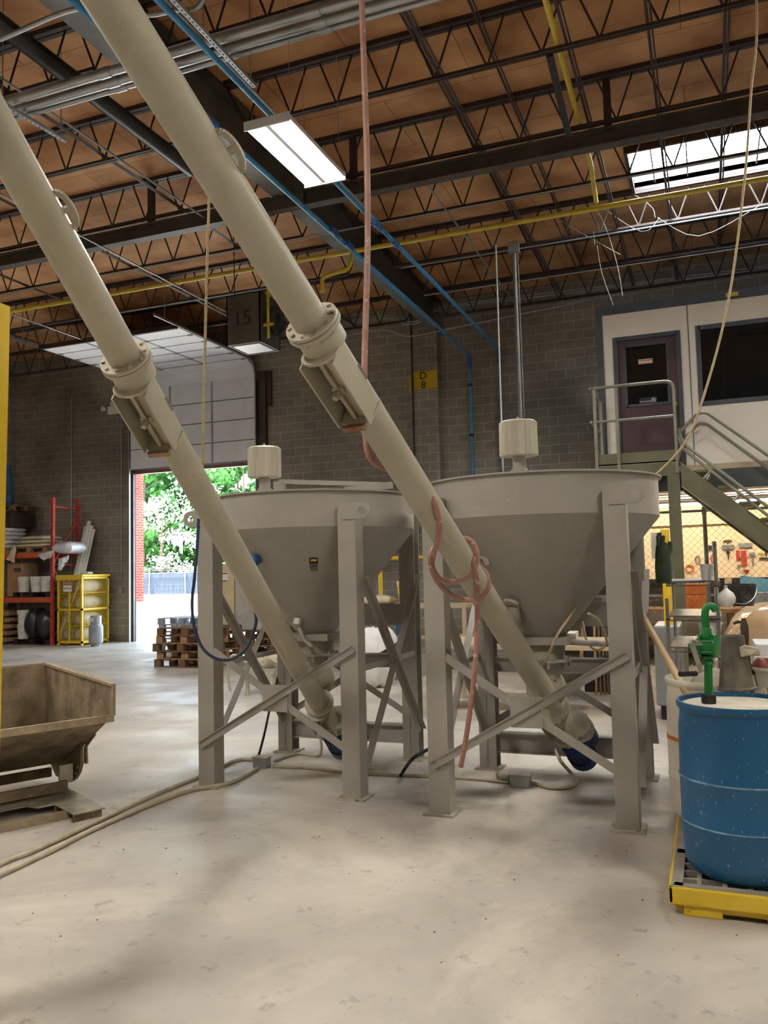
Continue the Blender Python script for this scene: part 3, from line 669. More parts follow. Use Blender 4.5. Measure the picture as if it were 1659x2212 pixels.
MB().lathe([(.0, 0), (.045, .0), (.05, .02), (.05, .12), (.035, .14), (.02, .15)], p + u2 * .06, 18, (n2 - u2 * .9).normalized()).build('vibrator_body', alu, t)
b = MB().bar(p + u2 * .07 + s2 * .02 + n2 * .02, p - u2 * .13 + s2 * .12 + n2 * .02, .06, .04, up=n2)
for k in range(9): q = (p + u2 * .07 + s2 * .02).lerp(p - u2 * .13 + s2 * .12, k / 8) + n2 * .045; b.bar(q - s2 * .03, q + s2 * .03, .006, .02, up=n2)
b.build('finned_bracket', alu, t, smooth=False)
MB().lathe([(.055, -.01), (.055, .012)], p + u2 * .1 - s2 * .02, 14, n2).build('mounting_pad', dusty, t)
p = cone_pt(hx2, hy2, 1040, 1205)
tag(MB().bar(p + V(0, -.01, .06), p + V(.05, -.02, -.05), .035, .012, up=(0, -1, 0)).lathe([(.03, 0), (.03, .02)], p, 14, n2).build('cone_clamp', dusty, smooth=False), 'small dark clamp on the left side of the right hopper cone', 'clamp')
p = cone_pt(hx1, hy1, 645, 1338); n1 = V(p.x - hx1, p.y - hy1, -.6).normalized()
tag(MB().lathe([(.0, 0), (.04, .0), (.04, .05), (.02, .07)], p, 16, n1).tube([p + n1 * .04, p + n1 * .05 + V(.06, 0, -.12), p + V(.13, 0, -.2) + n1 * .02], .018, 8).build('air_nozzle', alu), 'air nozzle fitting low on the left hopper cone', 'nozzle')
p = cone_pt(hx1, hy1, 560, 1208)
tag(MB().lathe([(.0, 0), (.022, 0), (.045, .03), (.045, .08), (.02, .1)], p, 18, V(p.x - hx1, p.y - hy1, -.1)).build('blue_coupling', blued), 'dark blue hose coupling behind the left auger tube', 'coupling')
p = cone_pt(hx2, hy2, 1243, 1318); q = cone_pt(hx2, hy2, 1272, 1325)
tag(MB().tube(smooth_path([p + V(0, -.02, .03), p + V(0, -.06, 0), ay(1205, 1370, 5.75), ay(1180, 1425, 5.85), ay(1160, 1455, 6.0)]), .009, 7).build('air_line', ropey), 'cream air line looping down the left of the right hopper cone', 'line')
tag(MB().tube(smooth_path([q + V(0, -.01, 0), ay(1297, 1345, 5.9), ay(1310, 1388, 6.1), ay(1290, 1405, 6.2), ay(1268, 1385, 6.2), ay(1258, 1342, 6.2)]), .009, 7).build('air_line', ropey), 'cream air line looping right of the right hopper cone', 'line')
a = ay(1228, 1388, 6.1); c = ay(1334, 1393, 6.1)
tag(MB().tube(arc_path([(hx2 + .12, 6.15, a.z), (c.x, 6.15, c.z), (c.x, 6.15, c.z - .3)], .06), .022, 10).build('gate_pipe', beige), 'beige bent pipe at the outlet of the right hopper', 'pipe')

# ================================================================ augers
def auger(B, T, label, fl_px, far_px, ext, dents, cap_dir):
    B, T = V(B), V(T); d = (T - B).normalized(); L = (T - B).length; r = .0825
    nn = -(V(0, 0, 1) - d * d.z).normalized(); sd = d.cross(nn).normalized()
    def at_px(x, y):
        best = min(range(0, 1400), key=lambda i: (px(B + d * (i * .0045))[0] - x) ** 2 + (px(B + d * (i * .0045))[1] - y) ** 2); return best * .0045
    t = thing('auger_conveyor', label, 'auger', B)
    MB().tube([B - d * .12, T + d * ext], r, 40).build('auger_tube', tubep, t)
    f = at_px(*fl_px)
    fb = MB().lathe([(r, -.012), (.128, -.012), (.13, -.008), (.13, .006), (.128, .01), (r, .01)], B + d * f, 48, d).lathe([(r, .014), (.128, .014), (.128, .03), (r, .03)], B + d * f, 48, d)
    fb.build('flange', tubep, t)
    for k in range(10):
        a = 2 * PI * k / 10; q = B + d * f + (nn * math.cos(a) + sd * math.sin(a)) * .108
        MB().lathe([(.011, -.024), (.011, .042)], q, 6, d).build('flange_bolt', dusty, t)
    # hanger bearing housing below the flange: neck, cradle plates, end ears, inner shaft
    s0, s1 = f - .11, f - .50
    MB().lathe([(.108, 0), (.108, .09)], B + d * (f - .105), 40, d).build('neck', tubep, t)
    dp = .145
    def hb(s0, s1, nm):
        b = MB()
        for q in (-1, 1): b.prism([B + d * s0 + sd * q * .084, B + d * s1 + sd * q * .084, B + d * s1 + sd * q * .084 + nn * dp, B + d * s0 + sd * q * .084 + nn * dp], sd * q * .008)
        b.build(nm, tubep, t, smooth=False)
        for s_ in (s0, s1):
            pts = [B + d * s_ - sd * .1]
            for k in range(11):
                a = PI * k / 10; pts.append(B + d * s_ - sd * .1 * math.cos(a) + nn * (dp * .78 * math.sin(a) ** .6 + .035))
            pts.append(B + d * s_ + sd * .1); MB().prism(pts, d * .014).build('end_plate', tubep, t, smooth=False)
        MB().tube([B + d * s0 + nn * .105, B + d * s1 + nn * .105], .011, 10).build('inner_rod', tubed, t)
        m_ = (s0 + s1) / 2
        MB().lathe([(.016, 0), (.02, .01), (.02, .035), (.014, .045)], B + d * m_ + nn * .11, 12, nn).bar(B + d * m_ + nn * .095 - d * .02, B + d * m_ + nn * .095 + d * .02, .06, .02, up=nn).build('grease_knob', tubep, t)
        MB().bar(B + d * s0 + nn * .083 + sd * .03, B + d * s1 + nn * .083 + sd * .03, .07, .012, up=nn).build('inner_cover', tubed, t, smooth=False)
    hb(s0, s1, 'housing_side')
    MB().bar(B + d * s1 + nn * (dp + .01) - sd * .06, B + d * s1 + nn * (dp + .01) + sd * .06, .03, .02, up=nn).build('drain_lip', mat('rusty_lip', '7a4c38', 'a08468', rough=.7), t, smooth=False)
    # slot and lug on the side of the housing
    MB().bar(B + d * (f - .27) + sd * cap_dir * .083 - nn * .01, B + d * (f - .36) + sd * cap_dir * .083 - nn * .01, .004, .045, up=nn).build('slot', mat('slot_shadow', '6f6a58', rough=.7), t, smooth=False)
    MB().lathe([(.018, 0), (.018, .03)], B + d * (f - .2) - nn * .08, 10, -nn).build('grease_fitting', dusty, t)
    # half-round lifting plate on the top of the tube
    for xx in far_px:
        s_ = at_px(*xx); sg = 1 if px(B + d * s_ + sd * .1)[0] > px(B + d * s_)[0] else -1
        od = (sd * sg * .93 - nn * .37).normalized(); c = B + d * s_ + od * r; b = MB(); R_ = .07
        arc = [c + d * R_ * 1.15 * math.cos(PI * k / 14) + od * (.036 * math.sin(PI * k / 14)) for k in range(15)]
        for k in range(14): b.bar(arc[k], arc[k + 1], .026, .014, up=nn)
        b.bar(c, c + od * .03, .026, .014, up=nn); b.build('lifting_plate', tubep, t, smooth=False)
    # lower end: inlet boot, bearing plate, gear reducer, blue motor
    e = B - d * .12
    MB().lathe([(.1, -.02), (.12, 0), (.12, .03), (.1, .04)], B + d * .1, 36, d).build('inlet_collar', tubep, t)
    hb(.07, -.2, 'housing_side')
    MB().lathe([(.125, 0), (.135, .012), (.135, .03), (.11, .045), (.12, .075), (.135, .09), (.135, .11), (.09, .12)], e - d * .06, 40, -d).build('gear_reducer', dusty, t)
    off = V(.055, 0, 0) + nn * .085
    g = e - d * .16
    MB().lathe([(.11, 0), (.13, .015), (.13, .12), (.11, .14)], g, 32, -d).build('motor_adapter', motorb, t)
    o2 = V(.075, 0, 0) - nn * .02
    MB().lathe([(.09, -.12), (.11, -.1), (.11, -.06), (.1, -.05), (.1, -.03), (.115, -.02), (.115, .01), (.09, .03)], g + o2, 32, -d).build('reducer_cover', dusty, t)
    MB().lathe([(.09, .03), (.11, .035), (.11, .15), (.08, .16)], g + o2, 32, -d).build('reducer_housing', motorb, t)
    b = MB().lathe([(.104, .0), (.104, .17), (.116, .17), (.116, .26), (.095, .285), (.0, .287)], g + off, 32, -d)
    for k in range(20):
        a = 2 * PI * k / 20; w_ = nn * math.cos(a) + sd * math.sin(a); q = g + off + w_ * .106; b.bar(q, q - d * .165, .006, .012, up=w_)
    b.build('motor', motorb, t)
    return t, B, d, at_px, nn, sd
A2, B2, d2, ap2, nn2, sd2 = auger(av(1207, 1545, 6.22), av(235, 0, 2.78), 'long beige auger tube rising from the right hopper across the centre of the picture', (668, 712), [(462, 345)], 1.5, [], 1)
A1, B1, d1, ap1, nn1, sd1 = auger(av(697, 1532, 6.88), av(-2, 290, 3.25), 'long beige auger tube rising from the left hopper to the left edge', (279, 778), [(128, 452)], 1.6, [], 1)
# sensors: the hoppers' outlets feed the lower ends through chutes
for hx_, hy_, Bq, dq, tx in ((hx1, hy1, B1, d1, 'left'), (hx2, hy2, B2, d2, 'right')):
    tag(MB().tube([(hx_, hy_, .56), Bq + dq * .05], [.1, .085], 20).build('feed_chute', dusty), 'short dusty feed chute between the %s hopper outlet and its auger' % tx, 'chute')

# pink hose hanging from the roof, wound round the right auger
def vtube(y):      # view depth of the right auger's axis at pixel row y
    s_ = min(range(0, 1000), key=lambda i: abs(px(B2 + d2 * i * .005)[1] - y)) * .005
    p = B2 + d2 * s_; v = ROT.transposed() @ (p - V(0, 0, EYE)); return -v.z
top = av(803, 985, vtube(960) + .02)
pts = [V(top.x, top.y, CEIL - .2), V(top.x, top.y, 5.0), V(top.x + .01, top.y, 3.6), av(787, 800, vtube(960) + .03), av(789, 920, vtube(950) + .03), av(797, 985, vtube(985) + .1), av(830, 1012, vtube(1010) + .15), av(885, 1020, vtube(1030) + .14)]
def hose_pt(x, y, side, clear=.104):
    v = vtube(y); s_ = min(range(0, 1000), key=lambda i: (px(B2 + d2 * i * .005)[0] - x) ** 2 + (px(B2 + d2 * i * .005)[1] - y) ** 2) * .005
    q = px(B2 + d2 * s_); c = B2 + d2 * s_; v = -(ROT.transposed() @ (c - V(0, 0, EYE))).z
    lat = math.hypot(q[0] - x, q[1] - y) * v / FPX
    return av(x, y, v + side * math.sqrt(max(0, clear ** 2 - lat ** 2)) * 1.15)
pts[-3:] = [hose_pt(797, 985, .8), hose_pt(832, 1012, 1), hose_pt(880, 1025, 1)]
fr = [(921, 1045, .6), (938, 1085, -1), (949, 1130, -1), (946, 1165, -1), (936, 1200, -1), (934, 1225, -1), (950, 1250, -1), (985, 1257, -1), (1015, 1242, -1), (1030, 1212, -1), (1026, 1180, 0), (1008, 1164, 1), (975, 1165, 1), (945, 1180, 1),
      (930, 1200, 0), (936, 1240, -1), (962, 1275, -1), (1000, 1295, -1), (1035, 1292, -1), (1054, 1268, -1), (1050, 1240, 0), (1036, 1222, .6), (1026, 1200, 0), (1022, 1215, -1), (1029, 1250, -1.1), (1031, 1300, -1.2)]
pts += [hose_pt(x, y, o) for x, y, o in fr]
ve = vtube(1310) - .18
pts += [av(x, y, ve) for x, y in ((1031, 1350), (1027, 1430), (1016, 1530), (1004, 1610), (995, 1657))]
tag(MB().tube(smooth_path(pts, 5), .0165, 10).build('pink_hose', hosep), 'dusty pink hose hanging from the roof and looped round the right auger', 'hose')
# pale cord and dark blue cable at the left hopper
c0 = av(437, 1040, 5.9)
tag(MB().tube([av(452, 418, 3.62), av(446, 620, 4.3), av(441, 830, 5.1), c0, av(429, 1120, 5.95)], [.006, .007, .008, .0095, .0095], 8).build('pull_cord', ropey), 'pale cord hanging from behind the right auger tube down to the left one', 'cord')
cb = [(429, 1120), (426, 1180), (420, 1250), (415, 1300), (419, 1350), (436, 1397), (465, 1422), (500, 1424), (533, 1398), (551, 1355), (552, 1325), (541, 1290), (527, 1255)]
tag(MB().tube(smooth_path([av(x, y, 5.95) for x, y in cb], 6), .0115, 8).build('blue_cable', cableb), 'dark blue cable hanging in a deep loop before the left hopper leg', 'cable')
rp = [(1634, 0), (1622, 200), (1607, 400), (1575, 640), (1528, 830), (1480, 955), (1441, 1028)]
a = ay(1634, 0, 6.3)
tag(MB().tube(smooth_path([V(a.x, 6.3, CEIL - .05)] + [ay(x, y, 6.3) for x, y in rp[:-1]] + [V(hx2 + .8, 6.35, 2.285)], 6), .009, 7).build('hanging_rope', ropey), 'pale rope swinging from the roof to the rim of the right hopper', 'rope')

# ================================================================ conduits and cables on the floor
def fpath(px_, r, z=None): return [az(x, y, r if z is None else z) for x, y in px_]
def flr(name, pts, r, m, label, cat, k=5): return tag(MB().tube(smooth_path(pts, k), r, 10).build(name, m), label, cat)
fc = mat('floor_conduit', 'a39a84', 'b8ae96', rough=.55, scale=12)
flr('floor_conduit', fpath([(-200, 1962), (0, 1866), (78, 1835), (236, 1762), (345, 1712), (438, 1675), (480, 1655), (515, 1641), (548, 1641)], .016), .016, fc, 'upper of the two dusty conduits running across the floor to the left hopper', 'conduit')
flr('floor_conduit', fpath([(-200, 1985), (0, 1890), (110, 1838), (227, 1780), (388, 1714), (455, 1700), (505, 1688), (558, 1659)], .016), .016, fc, 'lower of the two dusty conduits running across the floor to the left hopper', 'conduit')
def fbox(x, y, s, label):
    c = az(x, y, .0); t = thing('floor_junction_box', label, 'box', c)
    MB().box(c + V(-s, -s * .7, 0), c + V(s, s * .7, .085)).build('housing', galv, t, smooth=False, bevel=.006)
    MB().box(c + V(-s * 1.1, -s * .8, .085), c + V(s * 1.1, s * .8, .093)).build('cover', dusty, t, smooth=False); return c
fb1 = fbox(566, 1658, .065, 'small metal junction box on the floor beneath the left hopper')
fb2 = fbox(1125, 1698, .075, 'small metal junction box on the floor beneath the right hopper')
flr('floor_conduit', fpath([(590, 1655), (680, 1660), (745, 1668), (850, 1674), (960, 1678), (1040, 1683), (1100, 1690)], .014), .014, fc, 'straight dusty conduit on the floor joining the two junction boxes', 'conduit')
flr('motor_cable', fpath([(590, 1645), (640, 1628), (685, 1632)], .014) + [az(694, 1620, .06), ay(692, 1590, 6.9)], .013, fc, 'bent cable rising from the floor to the left auger motor', 'cable')
flr('motor_cable', [V(-4.02 + .02, 7.25, .02)] + [az(556, 1642, .02), ay(570, 1590, 6.6), ay(583, 1530, 6.8), ay(596, 1480, 6.9), ay(607, 1430, 7.0)][0:], .011, rubber, 'dark cable rising behind the left hopper braces', 'cable') if False else \
    flr('motor_cable', [az(556, 1642, .02), ay(570, 1590, 6.55), ay(583, 1530, 6.75), ay(596, 1480, 6.9), ay(607, 1430, 7.0)], .011, rubber, 'dark cable rising behind the left hopper braces', 'cable')
flr('motor_cable', [az(866, 1675, .02), az(875, 1660, .05), ay(890, 1640, 6.0), ay(912, 1625, 6.15), ay(940, 1612, 6.3)], .014, rubber, 'short dark cable leaving the floor between the two hoppers', 'cable')
flr('motor_cable', fpath([(1150, 1690), (1195, 1702), (1235, 1698), (1246, 1685), (1232, 1668)], .016) + [ay(1212, 1645, 6.45), ay(1200, 1620, 6.6)], .014, fc, 'grey cable curling from the floor to the right auger motor', 'cable')
c = az(1097, 1690, 0)
tag(MB().pillow(c + V(0, 0, .045), .17, .12, .09, 5, n=10, e=.8).build('rubble_lump', mat('rubble', '8f877a', 'aca392', rough=.95, scale=18, bump=.6)), 'rough grey lump of hardened mix on the floor by the right junction box', 'rubble')
rnd = random.Random(3)
b = MB()
for i in range(70):
    x, y = rnd.uniform(-4.2, .2), rnd.uniform(3.0, 7.4); s = rnd.uniform(.0025, .006); b.lathe([(s, 0), (s * .8, s * .7)], (x, y, 0), 5)
tag(b.build('floor_grit', mat('grit', '5c5040', '86796a', rough=.95)), 'scattered dark grit and crumbs on the concrete floor', 'grit', kind='stuff')
# long handle leaning behind the right front leg
a = ay(1388, 1325, 6.0); c = ay(1462, 1460, 5.35)
tag(MB().tube([V(a.x - .02, 6.0, a.z + .02), V(c.x, 5.35, c.z), V(c.x, 5.35, c.z) + (V(c.x, 5.35, c.z) - V(a.x, 6.0, a.z)).normalized() * .35], .022, 12).build('wooden_pole', mat('handle_wood', 'b39a74', 'c4ab84', rough=.6)), 'pale wooden handle leaning between the right hopper leg and the white drum', 'handle')
# ================================================================ upstairs office
OY = 12.6; OX0, OX1, OZ0, OZ1 = -1.38, 4.9, 3.06, 5.5
t = thing('office_cabin', 'white panelled upstairs office with slate trim, maroon door and dark window', 'office', (OX0, OY, OZ0))
DXa, DXb, DZt = -1.12, -.27, 4.99
WXa, WXb, WZa, WZb = .03, 3.2, 3.95, 5.03
b = MB()
b.box((OX0, OY, OZ0), (DXa, OY + .08, OZ1)).box((DXa, OY, DZt), (DXb, OY + .08, OZ1)).box((DXb, OY, OZ0), (WXa, OY + .08, OZ1))
b.box((WXa, OY, OZ0), (WXb, OY + .08, WZa)).box((WXa, OY, WZb), (WXb, OY + .08, OZ1)).box((WXb, OY, OZ0), (OX1, OY + .08, OZ1))
b.box((OX0, OY + .08, OZ0), (OX0 + .08, YW - .02, OZ1))
b.build('wall_panels', officep, t, smooth=False)
MB().box((OX0, OY - .02, OZ1 - .02), (OX1, YW - .02, OZ1 + .03)).build('roof_panel', slate, t, smooth=False)
MB().box((OX0 - .02, OY - .025, OZ1 - .1), (OX1, OY + .01, OZ1 + .035)).build('top_trim', slate, t, smooth=False)
MB().box((OX0 - .025, OY - .025, OZ0), (OX0 + .07, OY + .09, OZ1 - .1)).build('corner_trim', slate, t, smooth=False)
MB().box((-.115, OY - .012, OZ0), (-.105, OY, OZ1 - .1)).build('panel_seam', slate, t, smooth=False)
b = MB().box((DXa - .05, OY - .03, OZ0), (DXa + .015, OY + .05, DZt + .05)).box((DXb - .015, OY - .03, OZ0), (DXb + .05, OY + .05, DZt + .05)).box((DXa, OY - .03, DZt - .01), (DXb, OY + .05, DZt + .05))
b.build('door_frame', slate, t, smooth=False)
gx0, gx1, gz0, gz1 = -1.01, -.41, 4.0, 4.9
b = MB().box((DXa + .015, OY + .01, OZ0), (gx0, OY + .05, DZt - .01)).box((gx1, OY + .01, OZ0), (DXb - .015, OY + .05, DZt - .01)).box((gx0, OY + .01, OZ0), (gx1, OY + .05, gz0)).box((gx0, OY + .01, gz1), (gx1, OY + .05, DZt - .01))
dr = b.build('door', doorp, t, smooth=False)
MB().box((gx0, OY + .02, gz0), (gx1, OY + .035, gz1)).build('door_glass', dglass, dr, smooth=False)
b = MB().box((gx0 - .02, OY - .005, gz0 - .02), (gx0 + .02, OY + .015, gz1 + .02)).box((gx1 - .02, OY - .005, gz0 - .02), (gx1 + .02, OY + .015, gz1 + .02)).box((gx0, OY - .005, gz0 - .02), (gx1, OY + .015, gz0 + .02)).box((gx0, OY - .005, gz1 - .02), (gx1, OY + .015, gz1 + .02))
b.build('glazing_trim', slate, dr, smooth=False)
MB().lathe([(.03, 0), (.018, .02), (.018, .035), (.03, .05), (.03, .07), (.015, .085)], (-.325, OY + .01, 3.95), 18, (0, -1, 0)).build('door_knob', mat('brass', 'b08a3c', 'c09a4a', rough=.25, metal=1), dr)
p = ay(1394, 780, OY); MB().box((p.x - .1, OY + .012, p.z - .035), (p.x + .1, OY + .019, p.z + .035)).build('name_plate', mat('plate', 'd8b89a', 'e0c4a8', rough=.5), dr, smooth=False)
MB().box((p.x - .095, OY + .008, p.z + .012), (p.x + .095, OY + .013, p.z + .02)).build('plate_line', doorp, dr, smooth=False)
p = ay(1400, 864, OY); sg = MB().box((p.x - .12, OY + .013, p.z - .042), (p.x + .12, OY + .019, p.z + .042)).build('no_smoking_sign', blackp, dr, smooth=False)
ORI[dr.name] = ORI[t.name]; ORI[sg.name] = ORI[t.name]
wh = mat('print_white', 'd8d8d8', rough=.5)
text('sign_text', 'No Smoking', .034, (p.x - .035, OY + .012, p.z - .015), (PI / 2, 0, 0), wh, dr, .001)
MB().lathe([(.032, 0), (.032, .003), (.025, .003), (.025, 0)], (p.x + .078, OY + .013, p.z), 24, (0, -1, 0), closed=True).bar((p.x + .058, OY + .011, p.z + .02), (p.x + .098, OY + .011, p.z - .02), .003, .007).bar((p.x + .06, OY + .012, p.z), (p.x + .096, OY + .012, p.z), .002, .006).build('no_smoking_symbol', wh, dr, smooth=False)
MB().box((WXa, OY + .03, WZa), (WXb, OY + .045, WZb)).build('window_glass', dglass, t, smooth=False)
b = MB().box((WXa - .045, OY - .02, WZa - .045), (WXa + .02, OY + .04, WZb + .045)).box((WXb - .02, OY - .02, WZa - .045), (WXb + .045, OY + .04, WZb + .045)).box((WXa, OY - .02, WZa - .045), (WXb, OY + .04, WZa + .02)).box((WXa, OY - .02, WZb - .02), (WXb, OY + .04, WZb + .045))
b.build('window_frame', slate, t, smooth=False)
p = ay(1581, 637, OY); MB().box((p.x - .08, OY - .03, p.z - .028), (p.x + .08, OY - .024, p.z + .028)).build('yellow_label', mat('label_yellow', 'b8a83c', 'c4b650', rough=.6), t, smooth=False)

# mezzanine deck that carries the office
t = thing('mezzanine_deck', 'olive steel deck carrying the upstairs office', 'mezzanine', (OX0, OY, 2.7))
MB().box((OX0 - .05, OY - .06, 2.98), (4.95, YW - .02, 3.06)).build('deck_plate', tan, t, smooth=False)
MB().box((OX0 - .05, OY - .08, 2.7), (4.95, OY - .0, 2.975)).build('edge_beam', mat('edge_beam', '3c4244', '484e50', rough=.5), t, smooth=False)
b = MB().box((OX0 - .05, OY, 2.72), (4.95, YW - .02, 2.76))
b.build('soffit_panel', whitep, t, smooth=False)
b = MB(); 
for k in range(9): b.box((OX0, OY + .3 + k * .5, 2.712), (4.9, OY + .315 + k * .5, 2.72))
b.build('soffit_seam', slate, t, smooth=False)
warm = emis('warm_tube', (1.0, .80, .55), 75.0)
for i, (x, y) in enumerate(((.9, 14.4), (3.1, 14.4), (-.6, 14.6), (.9, 16.9))):
    f = thing('shop_light', 'warm shop light under the mezzanine' + ('' if i else ' above the tool board'), 'light', (x, y, 2.68), 'shop lights under the mezzanine')
    f['label'] = ['warm shop light under the mezzanine, above the middle of the tool board', 'warm shop light under the mezzanine, beyond the right picture edge', 'warm shop light under the mezzanine, left end', 'warm shop light under the mezzanine, behind the board'][i]
    MB().box((x - .6, y - .06, 2.66), (x + .6, y + .06, 2.7)).build('housing', whitep, f, smooth=False)
    MB().tube([(x - .58, y, 2.64), (x + .58, y, 2.64)], .016, 8).build('tube', warm, f)

# landing, guard rails and stairs
PY = 11.55; PX0, PX1 = -1.38, -.33
t = thing('stair_landing', 'olive steel landing with grey pipe guard rails at the office door', 'landing', (PX0, PY, 2.9))
MB().box((PX0, PY, 3.0), (PX1, OY - .08, 3.03)).build('deck_plate', olive, t, smooth=False)
MB().box((PX0, PY, 2.83), (PX1, PY + .02, 3.17)).box((PX0, PY + .02, 2.83), (PX0 + .02, OY - .08, 3.17)).build('toe_fascia', olive, t, smooth=False)
MB().box((PX0, PY - .008, 3.0), (PX1, PY, 3.012)).build('weld_seam', raily, t, smooth=False)
for xx in (PX0 + .03, ay(1333, 900, PY).x):
    MB().box((xx - .02, PY - .03, 2.85), (xx + .02, PY, 4.07)).build('guard_post', raily, t, smooth=False)
xr = ay(1457, 880, PY).x
MB().tube(arc_path([(PX0 + .02, PY - .015, 4.09), (xr, PY - .015, 4.09), (xr, PY - .015, 2.85)], .12), .022, 12).build('front_rail', raily, t)
MB().tube([(PX0, PY - .015, 3.62), (xr, PY - .015, 3.62)], .018, 10).build('middle_rail', raily, t)
for z in (4.09, 3.62): MB().tube([(PX0 - .02, PY - .06, z + .0), (PX0 - .02, OY - .1, z)], .02, 10).build('side_rail', raily, t)
MB().box((PX0 - .01, OY - .2, 2.85), (PX0 + .03, OY - .16, 4.07)).build('guard_post', raily, t, smooth=False)
px_ = ay(1468, 1300, PY + .05).x
MB().box((px_ - .075, PY - .02, 0), (px_ + .075, PY + .13, 3.0)).build('support_post', olive, t, smooth=False)
MB().box((px_ - .13, PY - .07, 0), (px_ + .13, PY + .18, .015)).build('base_plate', olive, t, smooth=False)
t = thing('steel_stairs', 'olive steel stairs descending to the right from the landing', 'stairs', (PX1, PY, 0))
a = ay(1469, 998, PY); a2 = ay(1659, 1138, PY); c = ay(1473, 1050, PY); c2 = ay(1659, 1187, PY)
def ext(p, q, zt): k = (zt - p.z) / (q.z - p.z); return p + (q - p) * k
A0 = a; A1 = ext(a, a2, .25); C0 = c; C1 = ext(c, c2, .0)
for dy in (0, .82):
    MB().prism([A0 + V(0, dy, 0), C0 + V(0, dy, 0), C1 + V(0, dy, 0), V(A1.x + .15, A1.y + dy, 0), A1 + V(.1, dy, 0)], (0, .02, 0)).build('stringer', olive, t, smooth=False)
    MB().bar(A0 + V(0, dy + .03, 0), A1 + V(0, dy + .03, 0), .06, .012).bar(C0 + V(0, dy + .03, 0), C1 + V(0, dy + .03, 0), .06, .012).build('stringer_flange', mat('flange_tan', '8c8066', '9a8e72', rough=.6), t, smooth=False)
sl_ = (a2.z - a.z) / (a2.x - a.x); n = 12
for k in range(n):
    z = 2.85 - k * .22; x = A0.x + (z - A0.z) / sl_ + .05; MB().box((x - .02, PY + .02, z), (x + .24, PY + .82, z + .03)).build('tread', olive, t, smooth=False)
for nm, pts, yy in (('upper_rail', [(1455, 1000), (1466, 937), (1504, 895), (1524, 890), (1659, 984), (1900, 1160)], PY + .84), ('middle_rail', [(1462, 1000), (1477, 948), (1510, 915), (1527, 916), (1659, 1012), (1900, 1188)], PY + .84),
                    ('upper_rail', [(1467, 925), (1473, 956), (1659, 1095), (1900, 1275)], PY - .01), ('middle_rail', [(1465, 945), (1475, 969), (1659, 1114), (1900, 1300)], PY - .01)):
    MB().tube(arc_path([ay(x, y, yy) for x, y in pts], .1), .021, 10).build(nm, raily, t)
for x, y, x2, y2 in ((1535, 1018, 1521, 1034), (1533, 1026, 1527, 1036), (1597, 1068, 1585, 1082)):
    MB().tube([ay(x, y, PY - .01), ay(x2, y2, PY - .01)], .018, 8).build('rail_bracket', raily, t)

# ================================================================ tool crib below the mezzanine
FY = 13.0
def mesh_lines(X0, X1, Z0, Z1, Y, step, r, plane='XZ'):
    b = MB(); W_, H_ = X1 - X0, Z1 - Z0; n = int((W_ + H_) / step) + 1
    P = (lambda u, v: (X0 + u, Y, Z0 + v)) if plane == 'XZ' else (lambda u, v: (Y, X0 + u, Z0 + v))
    for i in range(1, n):
        s = i * step
        u0, v0 = (s, 0) if s <= W_ else (W_, s - W_); u1, v1 = (0, s) if s <= H_ else (s - H_, H_)
        if abs(u0 - u1) > .01:
            b.tube([P(u0, v0), P(u1, v1)], r, 3, caps=False); b.tube([P(W_ - u0, v0), P(W_ - u1, v1)], r, 3, caps=False)
    return b
t = thing('chain_link_fence', 'chain link fence across the front of the warm lit tool crib', 'fence', (-1.0, FY, 0))
mesh_lines(-1.9, 1.35, .05, 2.42, FY, .1, .0022).build('wire_mesh', mat('fence_wire', '6e6352', '857a68', rough=.5, metal=.5), t)
for x, y in ((1526, 1200), (1340, 1200), (1720, 1200)):
    q = ay(x, y, FY); MB().tube([(q.x, FY + .03, 0), (q.x, FY + .03, 2.45)], .03, 12).lathe([(.035, 0), (.035, .12)], (q.x, FY + .03, 2.37), 12).build('fence_post', raily, t)
MB().tube([(-1.9, FY + .02, 2.43), (1.35, FY + .02, 2.43)], .02, 10).build('top_rail', raily, t)
for k in range(20): pass
BY = 15.6
pegm = mat('pegboard_cream', 'e6d4b4', 'ecdcbe', rough=.7, scale=2)
t = thing('tool_board', 'cream pegboard wall with tools behind the chain link fence', 'board', (0, BY, 1.38))
MB().box((-3.2, BY, 1.4), (3.5, BY + .03, 2.72)).build('panel', pegm, t, smooth=False)
MB().box((-3.2, BY - .05, 1.31), (3.5, BY + .03, 1.4)).build('lower_rail', blackp, t, smooth=False)
MB().box((-3.2, BY - .12, 2.34), (3.5, BY, 2.36)).build('ledge', pegm, t, smooth=False)
tag(MB().box((-3.2, BY + .3, 0), (3.5, BY + .4, 2.7)).build('partition', cmu, smooth=False), 'grey block partition behind the tool board', 'partition')
def on_board(x, y, w_, h_, m, nm, label, cat, shape=0):
    q = ay(x, y, BY - .02); k = 15.0 / 1790; W2, H2 = w_ * k / 2, h_ * k / 2
    b = MB()
    if shape == 0: b.box((q.x - W2, BY - .05, q.z - H2), (q.x + W2, BY - .005, q.z + H2))
    elif shape == 1: b.tube([(q.x, BY - .03, q.z - H2), (q.x, BY - .03, q.z + H2 * .4)], W2 * .5, 8).box((q.x - W2 * 1.3, BY - .05, q.z + H2 * .4), (q.x + W2 * 1.3, BY - .01, q.z + H2))
    elif shape == 2: b.tube([(q.x + W2 * math.cos(a) * 1., BY - .03, q.z + H2 * math.sin(a)) for a in [i * PI / 8 for i in range(16)]], .012, 6, closed=True)
    elif shape == 3: b.tube(smooth_path([(q.x - W2, BY - .03, q.z + H2 * .6), (q.x, BY - .03, q.z + H2), (q.x + W2, BY - .03, q.z + H2 * .6)], 4), .02, 6).tube([(q.x, BY - .03, q.z + H2), (q.x, BY - .03, q.z - H2)], .012, 6)
    return tag(b.build(nm, m, smooth=False), label, cat)
